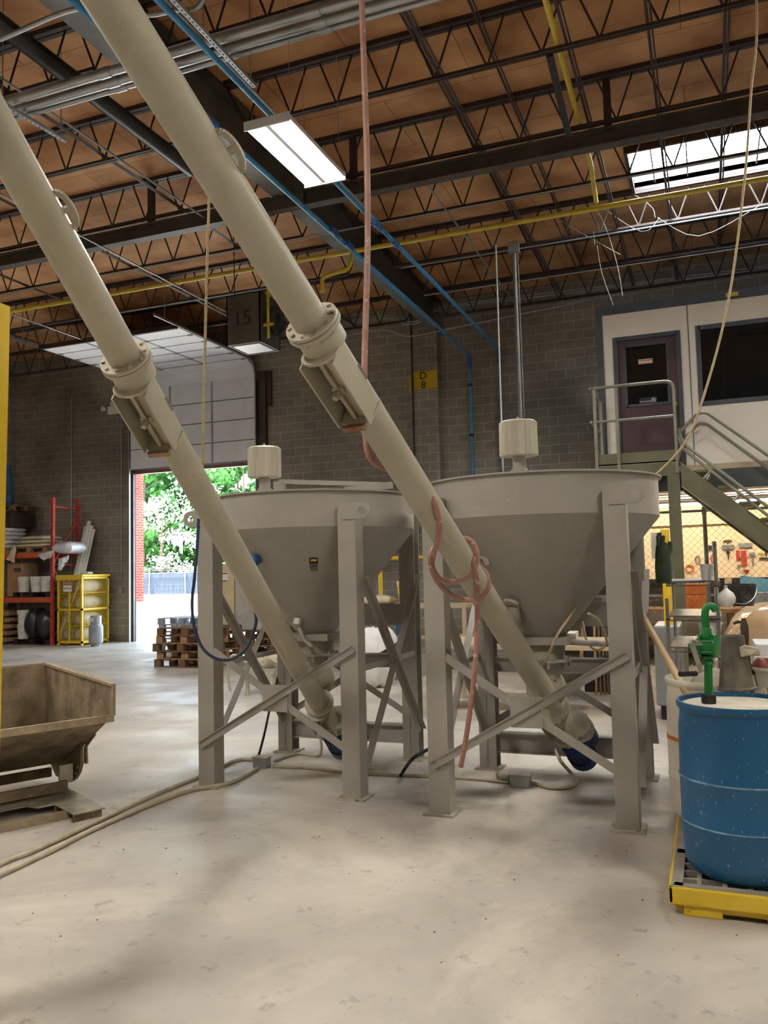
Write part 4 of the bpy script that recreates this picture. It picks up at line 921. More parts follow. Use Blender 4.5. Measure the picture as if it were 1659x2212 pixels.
on_board(1573, 1182, 24, 9, galv, 'parts_tray', 'left of two grey trays high on the tool board', 'tray')
on_board(1610, 1178, 26, 9, galv, 'parts_tray', 'right of two grey trays high on the tool board', 'tray')
on_board(1535, 1183, 9, 9, blackp, 'black_box', 'small black box on the tool board beside the fence post', 'box')
on_board(1594, 1199, 7, 19, redlab, 'red_tool_holder', 'shorter of two red tool holders on the board', 'holder')
on_board(1607, 1205, 10, 30, redlab, 'red_tool_holder', 'longer of two red tool holders on the board', 'holder')
on_board(1572, 1172, 17, 8, wooddk, 'hand_plane', 'brown curved tool above the left grey tray', 'tool', 3)
on_board(1573, 1200, 5, 18, blackp, 'scraper', 'dark handled scraper below the left grey tray', 'tool', 1)
on_board(1507, 1210, 9, 16, galv, 'cable_ring', 'thin wire ring left on the tool board', 'ring', 2)
on_board(1541, 1208, 9, 20, orange, 'cord_ring', 'reddish cord ring on the tool board beside the fence post', 'ring', 2)
on_board(1626, 1208, 8, 28, galv, 'wrench', 'long grey wrench right of the red tool holders', 'wrench', 1)
on_board(1644, 1198, 5, 9, yellows, 'screwdriver', 'yellow screwdriver on the rack at the right edge', 'screwdriver', 1)
on_board(1655, 1198, 4, 9, blackp, 'screwdriver', 'black screwdriver on the rack at the right edge', 'screwdriver', 1)
on_board(1650, 1206, 17, 3, steel_dk, 'tool_rack', 'small dark rack holding two screwdrivers', 'rack')
on_board(1490, 1228, 16, 15, orangeb, 'tape_roll', 'orange roll hanging low on the tool board behind the green post', 'roll', 2)
on_board(1596, 1226, 5, 12, galv, 'hook_tool', 'small grey hook tool low on the board', 'tool', 1)
on_board(1612, 1236, 11, 8, redlab, 'red_clamp', 'red clamp at the lower edge of the tool board', 'clamp', 3)
# workbench with things on it
t = thing('workbench', 'long cluttered wooden workbench behind the chain link fence', 'bench', (0, 14.9, 0))
MB().box((-3.1, 14.5, .86), (3.4, 15.4, .92)).build('bench_top', wood, t, smooth=False)
MB().box((-3.1, 14.55, .35), (3.4, 15.35, .39)).build('lower_shelf', wooddk, t, smooth=False)
for x in (-3.0, -1.2, .3, 1.8, 3.3):
    for y in (14.56, 15.3): MB().box((x - .045, y - .045, 0), (x + .045, y + .045, .86)).build('leg', wooddk, t, smooth=False)
MB().box((-3.1, 15.3, 1.1), (3.4, 15.42, 1.13)).build('back_shelf', galv, t, smooth=False)
def bench_box(x0, x1, y0, y1, Y, dep, m, nm, label, cat, zb=None, lid=None):
    a, c = ay(x0, y1, Y), ay(x1, y0, Y); z0 = a.z if zb is None else zb
    t = thing(nm, label, cat, ((a.x + c.x) / 2, Y + dep / 2, z0))
    MB().box((a.x, Y, z0), (c.x, Y + dep, c.z)).build('body', m, t, smooth=False, bevel=.008)
    if lid: MB().box((a.x - .01, Y - .01, c.z - .02), (c.x + .01, Y + dep + .01, c.z + .015)).build('lid', lid, t, smooth=False, bevel=.006)
    return t
bench_box(1479, 1525, 1262, 1284, 14.6, .4, orangeb, 'orange_crate', 'upper orange crate on the bench right of the green post', 'crate', lid=orangeb)
bench_box(1480, 1525, 1286, 1308, 14.55, .4, orangeb, 'orange_crate', 'lower orange crate on the bench right of the green post', 'crate', .92)
q = ay(1600, 1278, 14.7)
t = thing('blue_tool_chest', 'open light blue tool chest on the bench at the right edge', 'tool chest', (q.x, 14.7, .92))
MB().prism([ay(1599, 1243, 14.9), ay(1598, 1277, 14.9), ay(1700, 1277, 14.9), ay(1700, 1256, 14.9)], (0, .03, 0)).build('lid', skyblue, t, smooth=False)
a = ay(1599, 1280, 14.6); MB().box((a.x, 14.6, .93), (a.x + 1.0, 14.95, a.z)).build('chest_body', mat('grey_blue_chest', '8894a0', '98a4b0', rough=.4), t, smooth=False, bevel=.01)
q = ay(1573, 1257, 15.0); tag(MB().box((q.x - .055, 15.0, q.z - .06), (q.x + .055, 15.05, q.z + .06)).lathe([(.025, 0), (.025, .02)], (q.x, 15.0, q.z), 12, (0, -1, 0)).tube([(q.x, 15.02, q.z - .06), (q.x, 15.02, .92)], .01, 6).build('outlet_box', tan, smooth=False), 'beige outlet box left of the blue tool chest', 'outlet')
# shelves and stuff seen between and below the hoppers
def crate_row():
    bench_box(1100, 1152, 1348, 1384, 9.6, .5, skyblue, 'blue_tote', 'bright blue tote behind the lower cone of the right hopper', 'tote', lid=skyblue)
    bench_box(1118, 1175, 1384, 1392, 9.5, .6, orangeb, 'orange_tray', 'flat orange tray below the blue tote', 'tray')
crate_row()
t = thing('storage_table', 'low beige steel table carrying totes behind the right hopper', 'table', (-2, 9.8, 0))
q = ay(1100, 1392, 9.4); q2 = ay(1345, 1392, 9.4)
MB().box((q.x - .9, 9.3, q.z - .05), (q2.x, 10.5, q.z)).build('table_top', tan, t, smooth=False)
for x in (q.x - .85, q2.x - .06):
    for y in (9.33, 10.42): MB().box((x - .03, y, 0), (x + .03, y + .06, q.z - .05)).build('leg', tan, t, smooth=False)
TZ = q.z
# dark rack bay with upright planks
a, c = ay(1243, 1420, 10.6), ay(1335, 1340, 10.6)
t = thing('plank_rack', 'dark bay of upright boards right of the right hopper outlet', 'rack', (a.x, 10.8, 0))
MB().box((a.x, 11.3, .0), (c.x + .3, 11.34, c.z + .1)).build('back_panel', blackp, t, smooth=False)
for i, (x, w_, m) in enumerate(((1262, 7, wood), (1283, 5, wood), (1292, 4, wooddk), (1300, 4, wooddk), (1307, 3, wooddk), (1318, 7, orange), (1312, 9, slate))):
    q = ay(x, 1380, 11.0); MB().bar((q.x - (.1 if i == 0 else 0), 11.0 + .03 * i, .0), (q.x, 11.1, c.z + .05), w_ * .0058, .03, up=(0, 1, 0)).build('board', m, t, smooth=False)
bench_box(1225, 1243, 1366, 1412, 10.0, .25, bwhite, 'white_jug', 'white jug beside the dark plank bay', 'jug', TZ)
bench_box(1300, 1325, 1289, 1305, 6.885, .03, whitep, 'white_box', 'small white box on the rear rail of the right hopper', 'box', 1.362)
# yellow guard frame and bucket shelf behind the left hopper
t = thing('yellow_guard_frame', 'yellow pipe guard frame behind the gap between the hoppers', 'guard', (-5.2, 14, 0))
for x in (822, 926): q = ay(x, 1250, 14); MB().tube([(q.x, 14, 0), (q.x, 14, 1.95 if x < 900 else 2.3)], .04, 12).build('post', yellows, t)
a, c = ay(815, 1207, 14), ay(926, 1203, 14); MB().tube([(a.x, 14, a.z), (c.x, 14, a.z)], .035, 12).build('top_rail', yellows, t)
def bucket(loc, r, h, m, label, group=None, lid=None, cat='bucket', nm='bucket'):
    t = thing(nm, label, cat, loc, group)
    MB().lathe([(r * .82, 0), (r * .96, h * .72), (r * .97, h * .74), (r * 1.04, h * .75), (r * 1.04, h * .78), (r * .98, h * .79), (r * .99, h * .86), (r * 1.05, h * .87), (r * 1.05, h * .89), (r, h * .9), (r, h * .97)] + ([(r * .95, h * .97), (r * .9, h * .5), (0, h * .45)] if lid is None else []), loc, 28).build('pail', m, t)
    if lid: MB().lathe([(r * 1.04, h * .94), (r * 1.05, h * .985), (r * 1.0, h), (0, h * .99)], loc, 28).build('lid', lid, t)
    V0 = V(loc); MB().tube([V0 + V(r * 1.04 * math.cos(a), -r * 1.04 * math.sin(a) * .35 - r * .85 * abs(math.sin(a)), h * .82 - r * 1.1 * math.sin(a)) for a in [PI * k / 10 for k in range(11)]], .004, 5).build('handle', galv, t)
    return t
q = ay(879, 1305, 13.0)
yb = bucket((q.x, 13.0, q.z), .155, .38, mat('yellow_plastic', 'c2a31c', 'd0b22c', rough=.45), 'yellow bucket on the shelf between the two hoppers', lid=yellows)
t = thing('bucket_shelf', 'beige steel shelf carrying the yellow bucket behind the left hopper', 'shelf', (q.x, 13, 0))
MB().box((q.x - 1.0, 12.7, q.z - .05), (q.x + 1.1, 13.4, q.z)).build('shelf_board', tan, t, smooth=False)
MB().box((q.x - 1.0, 12.75, .55), (q.x + 1.1, 13.35, .6)).build('shelf_board', tan, t, smooth=False)
for x in (q.x - .95, q.x + 1.05):
    for y in (12.72, 13.32): MB().box((x - .03, y, 0), (x + .03, y + .05, q.z - .05)).build('post', tan, t, smooth=False)
SZ = q.z
q2 = ay(820, 1292, 13.0); tag(MB().pillow((q2.x, 13.02, SZ + .075), .5, .4, .15, 4).build('cream_bag', sackc), 'cream bag lying left of the yellow bucket', 'bag')
q = ay(872, 1357, 12.9); bench_box(855, 890, 1340, 1374, 12.8, .35, mat('deep_blue_bin', '1c4a6c', '28587a', rough=.5), 'blue_bin', 'deep blue bin on the lower shelf between the hoppers', 'bin', .6)
bench_box(867, 884, 1396, 1420, 12.0, .25, mat('orange_red_case', 'c8502a', 'd45c34', rough=.5), 'orange_case', 'orange red case low between the hoppers', 'case', .0 + ay(870, 1420, 12.0).z)
q = az(870, 1424, .0)
tag(MB().box((ay(800, 1400, 12.0).x, 11.9, 0), (ay(895, 1400, 12.0).x, 12.5, ay(870, 1420, 12.0).z)).build('equipment_skid', beige, smooth=False), 'low beige skid carrying the orange red case', 'skid')
q = az(812, 1446, 0)
tag(MB().pillow((ay(812, 1400, 11.2).x, 11.2, .42), .5, .7, .84, 9, n=14, e=.35).build('wrapped_sacks', sackw), 'white shrink wrapped stack of bags behind the left hopper', 'bags')
# yellow press column and its foot right of the right hopper
t = thing('yellow_press_column', 'tall yellow machine column with black coil springs behind the right hopper', 'machine', (-.6, 9.5, 0))
a, c = ay(1433, 1300, 9.6), ay(1452, 1300, 9.6)
MB().box((a.x, 9.6, .95), (c.x, 9.75, 2.04)).build('column', yellows, t, smooth=False, bevel=.01)
a, c = ay(1412, 1300, 9.4), ay(1437, 1300, 9.4)
MB().box((a.x, 9.4, 1.72), (c.x, 9.5, 2.0)).build('spring_housing', mat('pale_guard', 'b8b4a0', 'c4c0ac', rough=.5), t, smooth=False)
q = ay(1424, 1160, 9.36); MB().tube([(q.x + .02 * math.cos(i * PI / 3), 9.37 + .02 * math.sin(i * PI / 3), 1.73 + i * .0019) for i in range(140)], .006, 5).build('coil_spring', rubber, t)
a, c = ay(1412, 1380, 9.4), ay(1470, 1380, 9.4)
MB().box((a.x, 9.4, .15), (c.x, 10.2, 1.0)).build('cabinet', galv, t, smooth=False, bevel=.02)
MB().box((a.x + .04, 9.45, 0), (c.x - .04, 10.15, .15)).build('plinth', rubber, t, smooth=False)

# ================================================================ wire shelf with buckets
SX_0, SX_1, SYa, SYb = -.275, .065, 6.0, 6.92
t = thing('wire_shelf', 'narrow chrome wire shelving unit behind the drums', 'shelf', (SX_0, SYa, 0))
for x, y, h in ((SX_0, SYa, 1.42), (SX_1 - .02, SYa, 1.80), (SX_0 + .01, SYb, 1.6), (SX_1 - .02, SYb, 1.82)):
    P_ = MB().tube([(x, y, .02), (x, y, h)], .0125, 12).build('post', chrome, t)
    b = MB()
    for z in (.36, .70, 1.02, 1.28, 1.5):
        if z < h: b.lathe([(.0145, -.004), (.0145, .004)], (x, y, z), 10)
    b.build('post_clip', rubber, P_)
SHZ = [.70, 1.09, 1.30, 1.535]
for z in SHZ:
    b = MB()
    for p, q in (((SX_0, SYa), (SX_1, SYa)), ((SX_0, SYb), (SX_1, SYb)), ((SX_0, SYa), (SX_0, SYb)), ((SX_1, SYa), (SX_1, SYb))):
        b.tube([(*p, z), (*q, z)], .004, 6).tube([(*p, z - .03), (*q, z - .03)], .004, 6)
        L = math.hypot(q[0] - p[0], q[1] - p[1]); n = int(L / .05)
        for k in range(n):
            u, v = k / n, (k + .5) / n; A_ = V(p[0] + (q[0] - p[0]) * u, p[1] + (q[1] - p[1]) * u, z); B_ = V(p[0] + (q[0] - p[0]) * v, p[1] + (q[1] - p[1]) * v, z - .03); C_ = V(p[0] + (q[0] - p[0]) * (k + 1) / n, p[1] + (q[1] - p[1]) * (k + 1) / n, z)
            b.tube([A_, B_, C_], .0022, 4)
    sh = b.build('shelf_frame', chrome, t)
    MB().box((SX_0 + .006, SYa + .006, z), (SX_1 - .006, SYb - .006, z + .004)).build('shelf_liner', mat('shelf_liner', 'b9bcc4', 'c6c9d0', rough=.3), sh, smooth=False)
def tub(x, y, z, r, h, label, full=0):
    t = thing('measuring_bucket', label, 'bucket', (x, y, z))
    MB().lathe([(r * .82, 0), (r * .98, h * .9), (r * 1.06, h * .9), (r * 1.06, h), (r * .98, h), (r * .8, .01), (0, .01)], (x, y, z), 26).build('pail', bwhite, t)
    b = MB()
    for k in range(6): a = -1.0; b.bar((x + r * .98 * math.cos(a), y + r * .98 * math.sin(a) - .002, z + .03 + k * h * .13), (x + r * .98 * math.cos(a + .25), y + r * .98 * math.sin(a + .25) - .002, z + .03 + k * h * .13), .004, .003)
    b.build('graduation', inkm, t, smooth=False)
    if full: MB().pillow((x, y, z + h * .98), r * 1.6, r * 1.5, h * .35, 3, n=8).build('white_rags', sackc, t)
    return t
tub(-.025 + .02, 6.12, SHZ[3] + .005, .052, .11, 'white measuring bucket on the top wire shelf')
tub(-.01, 6.1, SHZ[1] + .005, .075, .16, 'white measuring bucket with rags on the second wire shelf', 1)
q = ay(1569, 1292, 6.0)
t = thing('knotted_bag', 'white knotted plastic bag hanging on the wire shelf post', 'bag', (SX_1 + .04, 6.0, 1.3))
MB().lathe([(0, -.062), (.03, -.055), (.055, -.02), (.058, .005), (.045, .035), (.02, .055), (.008, .07), (.012, .085)], (q.x, 5.96, q.z), 20).build('bag_body', bwhite, t)
bench_box(1532, 1561, 1381, 1409, 6.1, .16, bwhite, 'white_carton', 'white carton on the lower wire shelf behind the green pump', 'carton')
# glove on the left post
t = thing('rubber_glove', 'dark green rubber glove pulled upside down over the wire shelf post', 'glove', (SX_0, SYa, 1.4))
def gp(x, y, o=0): return ay(x, y, 5.97 + o)
MB().tube([gp(1434, 1260), gp(1433, 1225), gp(1432, 1195), gp(1431, 1178)], [.052, .055, .05, .042], 16).build('cuff', glove, t)
for pts, nm in (([(1424, 1190), (1423, 1172), (1421, 1157)], 'finger'), ([(1429, 1185), (1431, 1170), (1434, 1157)], 'finger'), ([(1436, 1190), (1438, 1176), (1436, 1172)], 'finger'), ([(1440, 1205), (1446, 1185), (1448, 1170)], 'thumb')):
    rr = [.016, .015, .011] if nm == 'finger' else [.026, .021, .014]
    MB().tube([gp(*p) for p in pts], rr, 10).build(nm, glove, t)

# ================================================================ spill pallet, drums, pump
PT = .135
pX0, pX1, pY0, pY1 = -.25, 1.15, 4.24, 5.78
t = thing('spill_pallet', 'yellow spill containment pallet with grey grate under the drums', 'pallet', (pX0, pY0, 0))
b = MB().box((pX0, pY0, .055), (pX1, pY0 + .022, PT - .005)).box((pX0, pY1 - .022, .055), (pX1, pY1, PT - .005)).box((pX0, pY0, .055), (pX0 + .022, pY1, PT - .005)).box((pX1 - .022, pY0, .055), (pX1, pY1, PT - .005)).box((pX0, pY0, .05), (pX1, pY1, .065))
b.build('basin', yellows, t, smooth=False, bevel=.006)
b = MB().box((pX0 + .03, pY0 + .03, .02), (pX1 - .03, pY1 - .03, .055)); b.build('base_recess', yellows, t, smooth=False)
for i in range(4):
    x = pX0 + .065 + i * .36; MB().box((x, pY0 + .012, 0), (x + .17, pY1 - .012, .056)).build('foot', yellows, t, smooth=False, bevel=.006)
b = MB(); gx, gy = pX0 + .025, pY0 + .025; W_, D_ = pX1 - pX0 - .05, pY1 - pY0 - .05
nx, ny = 12, 14; cw, cd = W_ / nx, D_ / ny
for i in range(nx + 1): b.box((gx + i * cw - .011, gy, PT - .03), (gx + i * cw + .011, gy + D_, PT))
for j in range(ny + 1): b.box((gx, gy + j * cd - .009, PT - .03), (gx + W_, gy + j * cd + .009, PT - .001))
b.box((gx, gy, PT - .03), (gx + .04, gy + D_, PT + .0005)).box((gx, gy, PT - .03), (gx + W_, gy + .035, PT + .0005)).box((gx, gy + .47, PT - .03), (gx + W_, gy + .53, PT + .0005))
b.build('grate', palgrey, t, smooth=False)
MB().box((gx, gy, .066), (gx + W_, gy + D_, .07)).build('basin_shade_sheet', mat('sump_shade', '080808', rough=.9), t, smooth=False)  # black sheet paints the shade below the grate, over the yellow basin
DT = .965; DH = DT - PT; R_ = .29
def drum(c, m, label, open_top, band=False):
    x, y = c; t = thing('plastic_drum', label, 'drum', (x, y, PT)); z = PT
    P_ = [(0, z), (R_ * .8, z), (R_ * .93, z + .03), (R_ * .985, z + .09)]
    for hz in (.3, .56):
        P_ += [(R_, z + hz * DH - .012), (R_ * 1.018, z + hz * DH), (R_, z + hz * DH + .012)]
    P_ += [(R_ * .99, z + DH * .84), (R_ * .955, z + DH * .925), (R_ * .955, z + DH * .945), (R_ * 1.0, z + DH * .965), (R_ * 1.01, z + DH * .985), (R_ * .995, z + DH), (R_ * .96, z + DH)]
    if open_top: P_ += [(R_ * .93, z + DH * .96), (R_ * .93, z + DH * .6), (0, z + DH * .6)]
    else: P_ += [(R_ * .955, z + DH - .022), (0, z + DH - .018)]
    B_ = MB().lathe(P_, (x, y, 0), 72).build('drum_shell', m, t)
    if band: MB().lathe([(R_ * 1.0, DT * .62), (R_ * 1.012, DT * .62 + .003), (R_ * 1.012, DT * .62 + .027), (R_ * 1.0, DT * .62 + .03)], (x, y, 0), 72).build('orange_band', orangeb, t)
    return t
bc = (ay(1461, 1600, 4.56).x + R_ * 1.03, 4.56)
D1 = drum(bc, drumb, 'blue plastic drum with white splashes standing on the spill pallet', False)
for hz in (.3, .56): MB().lathe([(R_ * 1.012, PT + hz * DH - .005), (R_ * 1.0215, PT + hz * DH), (R_ * 1.012, PT + hz * DH + .005)], (*bc, 0), 72, closed=True).build('scuffed_hoop', mat('scuffed_blue', '3c6f90', '6f98b0', rough=.5, scale=20), D1)
MB().lathe([(.0, DT - .018), (.2, DT - .016), (.262, DT - .02)], (*bc, 0), 48).build('dusty_lid', dust, D1)
MB().box((bc[0] + .02, bc[1] - .25, DT - .0), (bc[0] + .3, bc[1] - .1, DT + .002)).build('dust_plate', dust, D1, smooth=False) if False else None
wc = (az(1541, 1463, DT).x + .01, az(1541, 1463, DT).y)
D2 = drum(wc, drumw, 'open white plastic drum with an orange band behind the blue drum', True, True)
MB().pillow((wc[0] + .06, wc[1] - .02, DT - .12), .42, .4, .34, 11, n=12, e=.8).build('grey_powder', mat('grey_powder', '8f8a7e', 'a8a294', rough=.95, scale=9, bump=.4), D2)
# white small bucket with the red funnel cap right of the grey funnel
q = az(1650, 1482, DT)
t = thing('white_pail', 'open white pail beside the grey funnel at the right edge', 'pail', (q.x + .02, q.y + .12, DT - .1))
PB = (q.x + .03, q.y + .02)
MB().lathe([(.07, DT + .0), (.088, DT + .09), (.095, DT + .09), (.095, DT + .105), (.085, DT + .105), (.07, DT + .03), (0, DT + .02)], (*PB, 0), 28).build('pail_body', drumw, t)
tag(MB().lathe([(0, .085), (.02, .08), (.05, .045), (.058, .01), (.055, 0), (0, 0)], (PB[0] - .035, PB[1], DT + .075), 22, (-.1, -.3, 1)).tube([(PB[0] - .05, PB[1] - .01, DT + .15), (PB[0] + .0, PB[1] - .02, DT + .15), (PB[0] + .05, PB[1] - .03, DT + .08)], .008, 8).build('red_bulb', mat('dull_red_rubber', '7c3430', '94504a', rough=.5)), 'dull red rubber bulb lying in the white pail at the right edge', 'bulb')
# pump
q = az(1531, 1512, DT); pm = (q.x, q.y)
t = thing('rotary_pump', 'green hand crank rotary pump standing in the blue drum', 'pump', (*pm, DT))
def P3(x, y, o=0.): return av(x, y, V0v + o)
V0v = (ROT.transposed() @ (V(pm[0], pm[1], DT + .2) - V(0, 0, EYE))).z * -1
MB().lathe([(.034, -.02), (.036, .0), (.036, .028), (.03, .03)], (*pm, DT), 24).build('bung_collar', rubber, t)
top_ = P3(1528, 1425)
MB().tube([(*pm, DT + .02), P3(1530, 1432)], .0205, 18).build('lower_pipe', green, t)
MB().lathe([(.026, -.012), (.03, -.006), (.03, .004), (.022, .014), (.024, .03)], P3(1529, 1430), 24).build('lower_union', green, t)
MB().lathe([(.0, -.045), (.052, -.045), (.06, -.04), (.06, -.03), (.048, -.03), (.048, .03), (.06, .03), (.06, .04), (.052, .045), (0, .045)], P3(1531, 1395), 36, (1, -.25, 0)).build('pump_body', green, t)
b = MB(); cc = P3(1531, 1395); _, s_, u_ = frame((1, -.25, 0))
for k in range(6):
    a = k * PI / 3 + .5; q = cc + (s_ * math.cos(a) + u_ * math.sin(a)) * .052; b.tube([q - V(1, -.25, 0).normalized() * .042, q + V(1, -.25, 0).normalized() * .042], .005, 8)
b.build('body_rib', green, t)
for k in range(6):
    a = k * PI / 3 + .2; q = cc + (s_ * math.cos(a) + u_ * math.sin(a)) * .053 - V(1, -.25, 0).normalized() * .046
    MB().lathe([(.005, 0), (.005, .006)], q, 6, (-1, .25, 0)).build('bolt', galv, t)
MB().lathe([(.04, 0), (.036, .015), (.02, .022), (.02, .04), (.014, .055)], cc - V(1, -.25, 0).normalized() * .045, 24, (-1, .25, 0)).build('bearing_cap', green, t)
MB().lathe([(.027, 0), (.025, .045), (.0215, .05)], P3(1526, 1363) - V(0, 0, .035), 20).build('upper_union', green, t)
sp = [P3(1526, 1362), P3(1524, 1345), P3(1523, 1326), P3(1526, 1313), P3(1533, 1309), P3(1540, 1311), P3(1545, 1318)]
MB().tube(smooth_path(sp, 5), .0185, 16).tube([sp[-1], sp[-1] + (sp[-1] - sp[-2]).normalized() * .004], .014, 12).build('spout', green, t)
h0 = P3(1494, 1388, -.03); h1_ = P3(1515, 1452, -.05)
MB().bar(h0, h1_, .012, .024, up=(1, 0, 0)).lathe([(.018, -.007), (.018, .007)], h0, 18, (-1, .25, 0)).build('crank_arm', alu, t)
MB().tube([P3(1500, 1388, -.03), cc], .012, 12).build('crank_shaft', alu, t)
hp = MB().tube([h1_, P3(1507, 1455, -.055)], .006, 10).build('handle_pin', chrome, t)
MB().tube([P3(1504, 1455, -.055), P3(1468, 1456, -.08)], .0135, 14).build('crank_grip', rubber, t)
# grey pouring funnel
q = az(1590, 1490, DT + .0); fc_ = V(q.x + .005, q.y, DT - .0); k = 4.18 / 1790
t = thing('grey_funnel', 'tall grey tapered funnel standing on the blue drum', 'funnel', fc_)
MB().lathe([(.094, 0), (.1, .004), (.1, .014), (.091, .02), (.066, .195), (.067, .2), (.058, .292), (.054, .294), (.05, .285), (.062, .19), (.086, .01)], fc_, 40, (-.03, 0, 1), closed=True).build('cone_shell', funnel, t)
MB().prism([fc_ + V(.02, -.07, .235), fc_ + V(.05, -.065, .245), fc_ + V(.12, -.03, .225), fc_ + V(.125, -.02, .185), fc_ + V(.07, -.06, .19), fc_ + V(.025, -.075, .18)], (0, .05, 0)).build('pouring_lip', mat('dusty_lip', 'a39a84', 'b8ae96', rough=.8), t, smooth=False, bevel=.008)
# small tap behind the funnel
q = ay(1608, 1350, 5.05)
t = thing('dark_tap', 'dark rusty tap rising behind the grey funnel', 'tap', V(q.x, 5.05, DT - .2))
rk = mat('dark_rusty_brass', '332b22', '4c4030', rough=.6)
MB().tube([ay(1612, 1400, 5.05), ay(1610, 1375, 5.05), ay(1608, 1355, 5.05), ay(1606, 1335, 5.05)], [.012, .02, .022, .012], 12).tube([ay(1612, 1400, 5.05), ay(1620, 1450, 5.1), V(q.x + .06, 5.1, PT)], .012, 8).build('tap_body', rk, t)
MB().tube([ay(1606, 1345, 5.05), ay(1594, 1343, 5.05), ay(1584, 1347, 5.05)], .009, 8).build('tap_lever', rk, t)
# wrapped pallet of tan bags, black bucket
q = ay(1610, 1400, 8.2)
t = thing('wrapped_pallet', 'pallet of tan bags wrapped in shiny clear film at the right edge', 'pallet load', (.6, 8.2, 0))
MB().box((.0, 7.75, 0), (1.3, 8.9, .12)).build('pallet', wood, t, smooth=False)
k_ = 0
for z in (.22, .38, .54, .70, .86): 
    for x in (.34, .98): MB().pillow((x, 8.3, z), .68, 1.05, .2, 20 + k_, n=12).build('bag', sackb, t); k_ += 1
MB().pillow((.72, 8.3, .70), 1.34, 1.2, 1.12, 41, n=20, e=.28).build('clear_wrap', wrap, t)
q = ay(1602, 1314, 8.0)
bucket((q.x, 8.1, 1.27), .13, .2, mat('black_bucket', '1c1b1a', '4c4a46', rough=.5, scale=12), 'black grimy bucket standing on the wrapped pallet')
bench_box(1632, 1720, 1392, 1418, 5.8, .4, whitep, 'white_tray', 'white flat container at the right edge behind the drums', 'container')
bench_box(1630, 1720, 1418, 1450, 5.8, .4, bwhite, 'printed_tub', 'white tub with orange print at the right edge', 'tub')
tz = ay(1660, 1450, 5.8).z; tx = ay(1630, 1450, 5.8).x
t = thing('utility_cart', 'grey utility cart under the white tub behind the drums', 'cart', (tx + .3, 6.1, 0))
MB().box((tx - .03, 5.79, tz - .04), (tx + .6, 6.4, tz)).build('cart_top', palgrey, t, smooth=False, bevel=.008)
MB().box((tx - .03, 5.79, .2), (tx + .6, 6.4, .24)).build('lower_shelf', palgrey, t, smooth=False, bevel=.008)
for xx in (tx, tx + .55):
    for yy in (5.82, 6.35): MB().tube([(xx, yy, 0), (xx, yy, tz - .04)], .018, 10).build('leg', galv, t)
q = ay(1652, 1434, 5.79); tag(MB().box((q.x - .012, 5.785, q.z - .03), (q.x + .03, 5.795, q.z + .03)).build('orange_print', orangeb, smooth=False), 'orange print patch on the white tub', 'print')
# ================================================================ tipping bin
BO = V(-4.07, 4.95, 0); bu = V(-.46, -.89, 0).normalized(); bw = V(bu.y, -bu.x, 0)
def Q(a, b_, z): return BO + bu * a + bw * b_ + V(0, 0, z)
t = thing('tipping_bin', 'grimy tan steel tipping bin on a skid base at the left edge', 'bin', Q(.6, .6, 0)); BL = 1.25
def sheet(pts, th, nm, m):
    """bent plate: polyline in the (b, z) plane extruded along the bin"""
    b = MB()
    for (b0, z0), (b1, z1) in zip(pts[:-1], pts[1:]):
        n = V(-(z1 - z0), (b1 - b0)); n = Vector((n[0], n[1])).normalized() * th if False else Vector((-(z1 - z0), (b1 - b0))).normalized() * th
        b.prism([Q(0, b0, z0), Q(0, b1, z1), Q(0, b1 + n[0], z1 + n[1]), Q(0, b0 + n[0], z0 + n[1])], bu * BL)
    return b.build(nm, m, t, smooth=False)
sheet([(.0, .655), (.86, .2), (1.1, .18), (1.36, .42), (1.36, .93)], .01, 'bin_shell', grimy)
sp_ = [(0.0, .87), (0.0, .655), (.86, .2), (1.1, .18), (1.36, .42), (1.36, .93)]
for a in (-.004, BL - .004): MB().prism([Q(a, b_, z) for b_, z in sp_], bu * .01).build('side_panel', grimy, t, smooth=False)
MB().bar(Q(0, -.012, .64), Q(BL, -.012, .64), .03, .05).build('front_lip', rimst, t, smooth=False)
for a in (0., BL): MB().bar(Q(a, -.01, .875), Q(a, 1.37, .935), .035, .02).bar(Q(a, -.012, .66), Q(a, -.012, .88), .02, .035, up=bw).build('rim_flange', rimst, t, smooth=False)
MB().bar(Q(0, 1.37, .935), Q(BL, 1.37, .935), .035, .02).build('rim_flange', rimst, t, smooth=False)
for a in (.02, BL - .05):
    rp_ = [(.30, .49), (.47, .40), (.50, .36), (.485, .24), (.53, .17), (.60, .11), (.70, .07), (1.0, .07), (1.2, .2), (1.3, .36), (1.1, .18), (.86, .2)]
    MB().prism([Q(a, b_, z) for b_, z in rp_], bu * .025).build('rocker_plate', grimy, t, smooth=False)
    MB().bar(Q(a - .02, .50, .37), Q(a - .02, .487, .24), .05, .015, up=bu).bar(Q(a - .02, .32, .5), Q(a - .02, .5, .38), .05, .012, up=bu).build('rocker_flange', rimst, t, smooth=False)
    for b_, z in ((.53, .21), (.57, .16), (.62, .12)): MB().lathe([(.01, 0), (.01, .012)], Q(a + .025, b_, z), 8, bu).build('bolt', dusty, t)
MB().bar(Q(.14, .0, .025), Q(BL + .1, .0, .025), .06, .045).build('skid_bar', rimst, t, smooth=False)
MB().bar(Q(.17, .42, .12), Q(BL + .1, .42, .12), .03, .07).build('skid_bar', grimy, t, smooth=False)
MB().bar(Q(.1, .95, .12), Q(BL + .1, .95, .12), .03, .07).build('skid_bar', grimy, t, smooth=False)
MB().prism([Q(.12, -.16, .05), Q(.10, .6, .05), Q(.45, .6, .05), Q(BL, .5, .05), Q(BL, .3, .05), Q(.5, .3, .05), Q(.46, .2, .05), Q(.34, .2, .05), Q(.34, -.16, .05)], (0, 0, .008)).build('deck_plate', dusty, t, smooth=False)
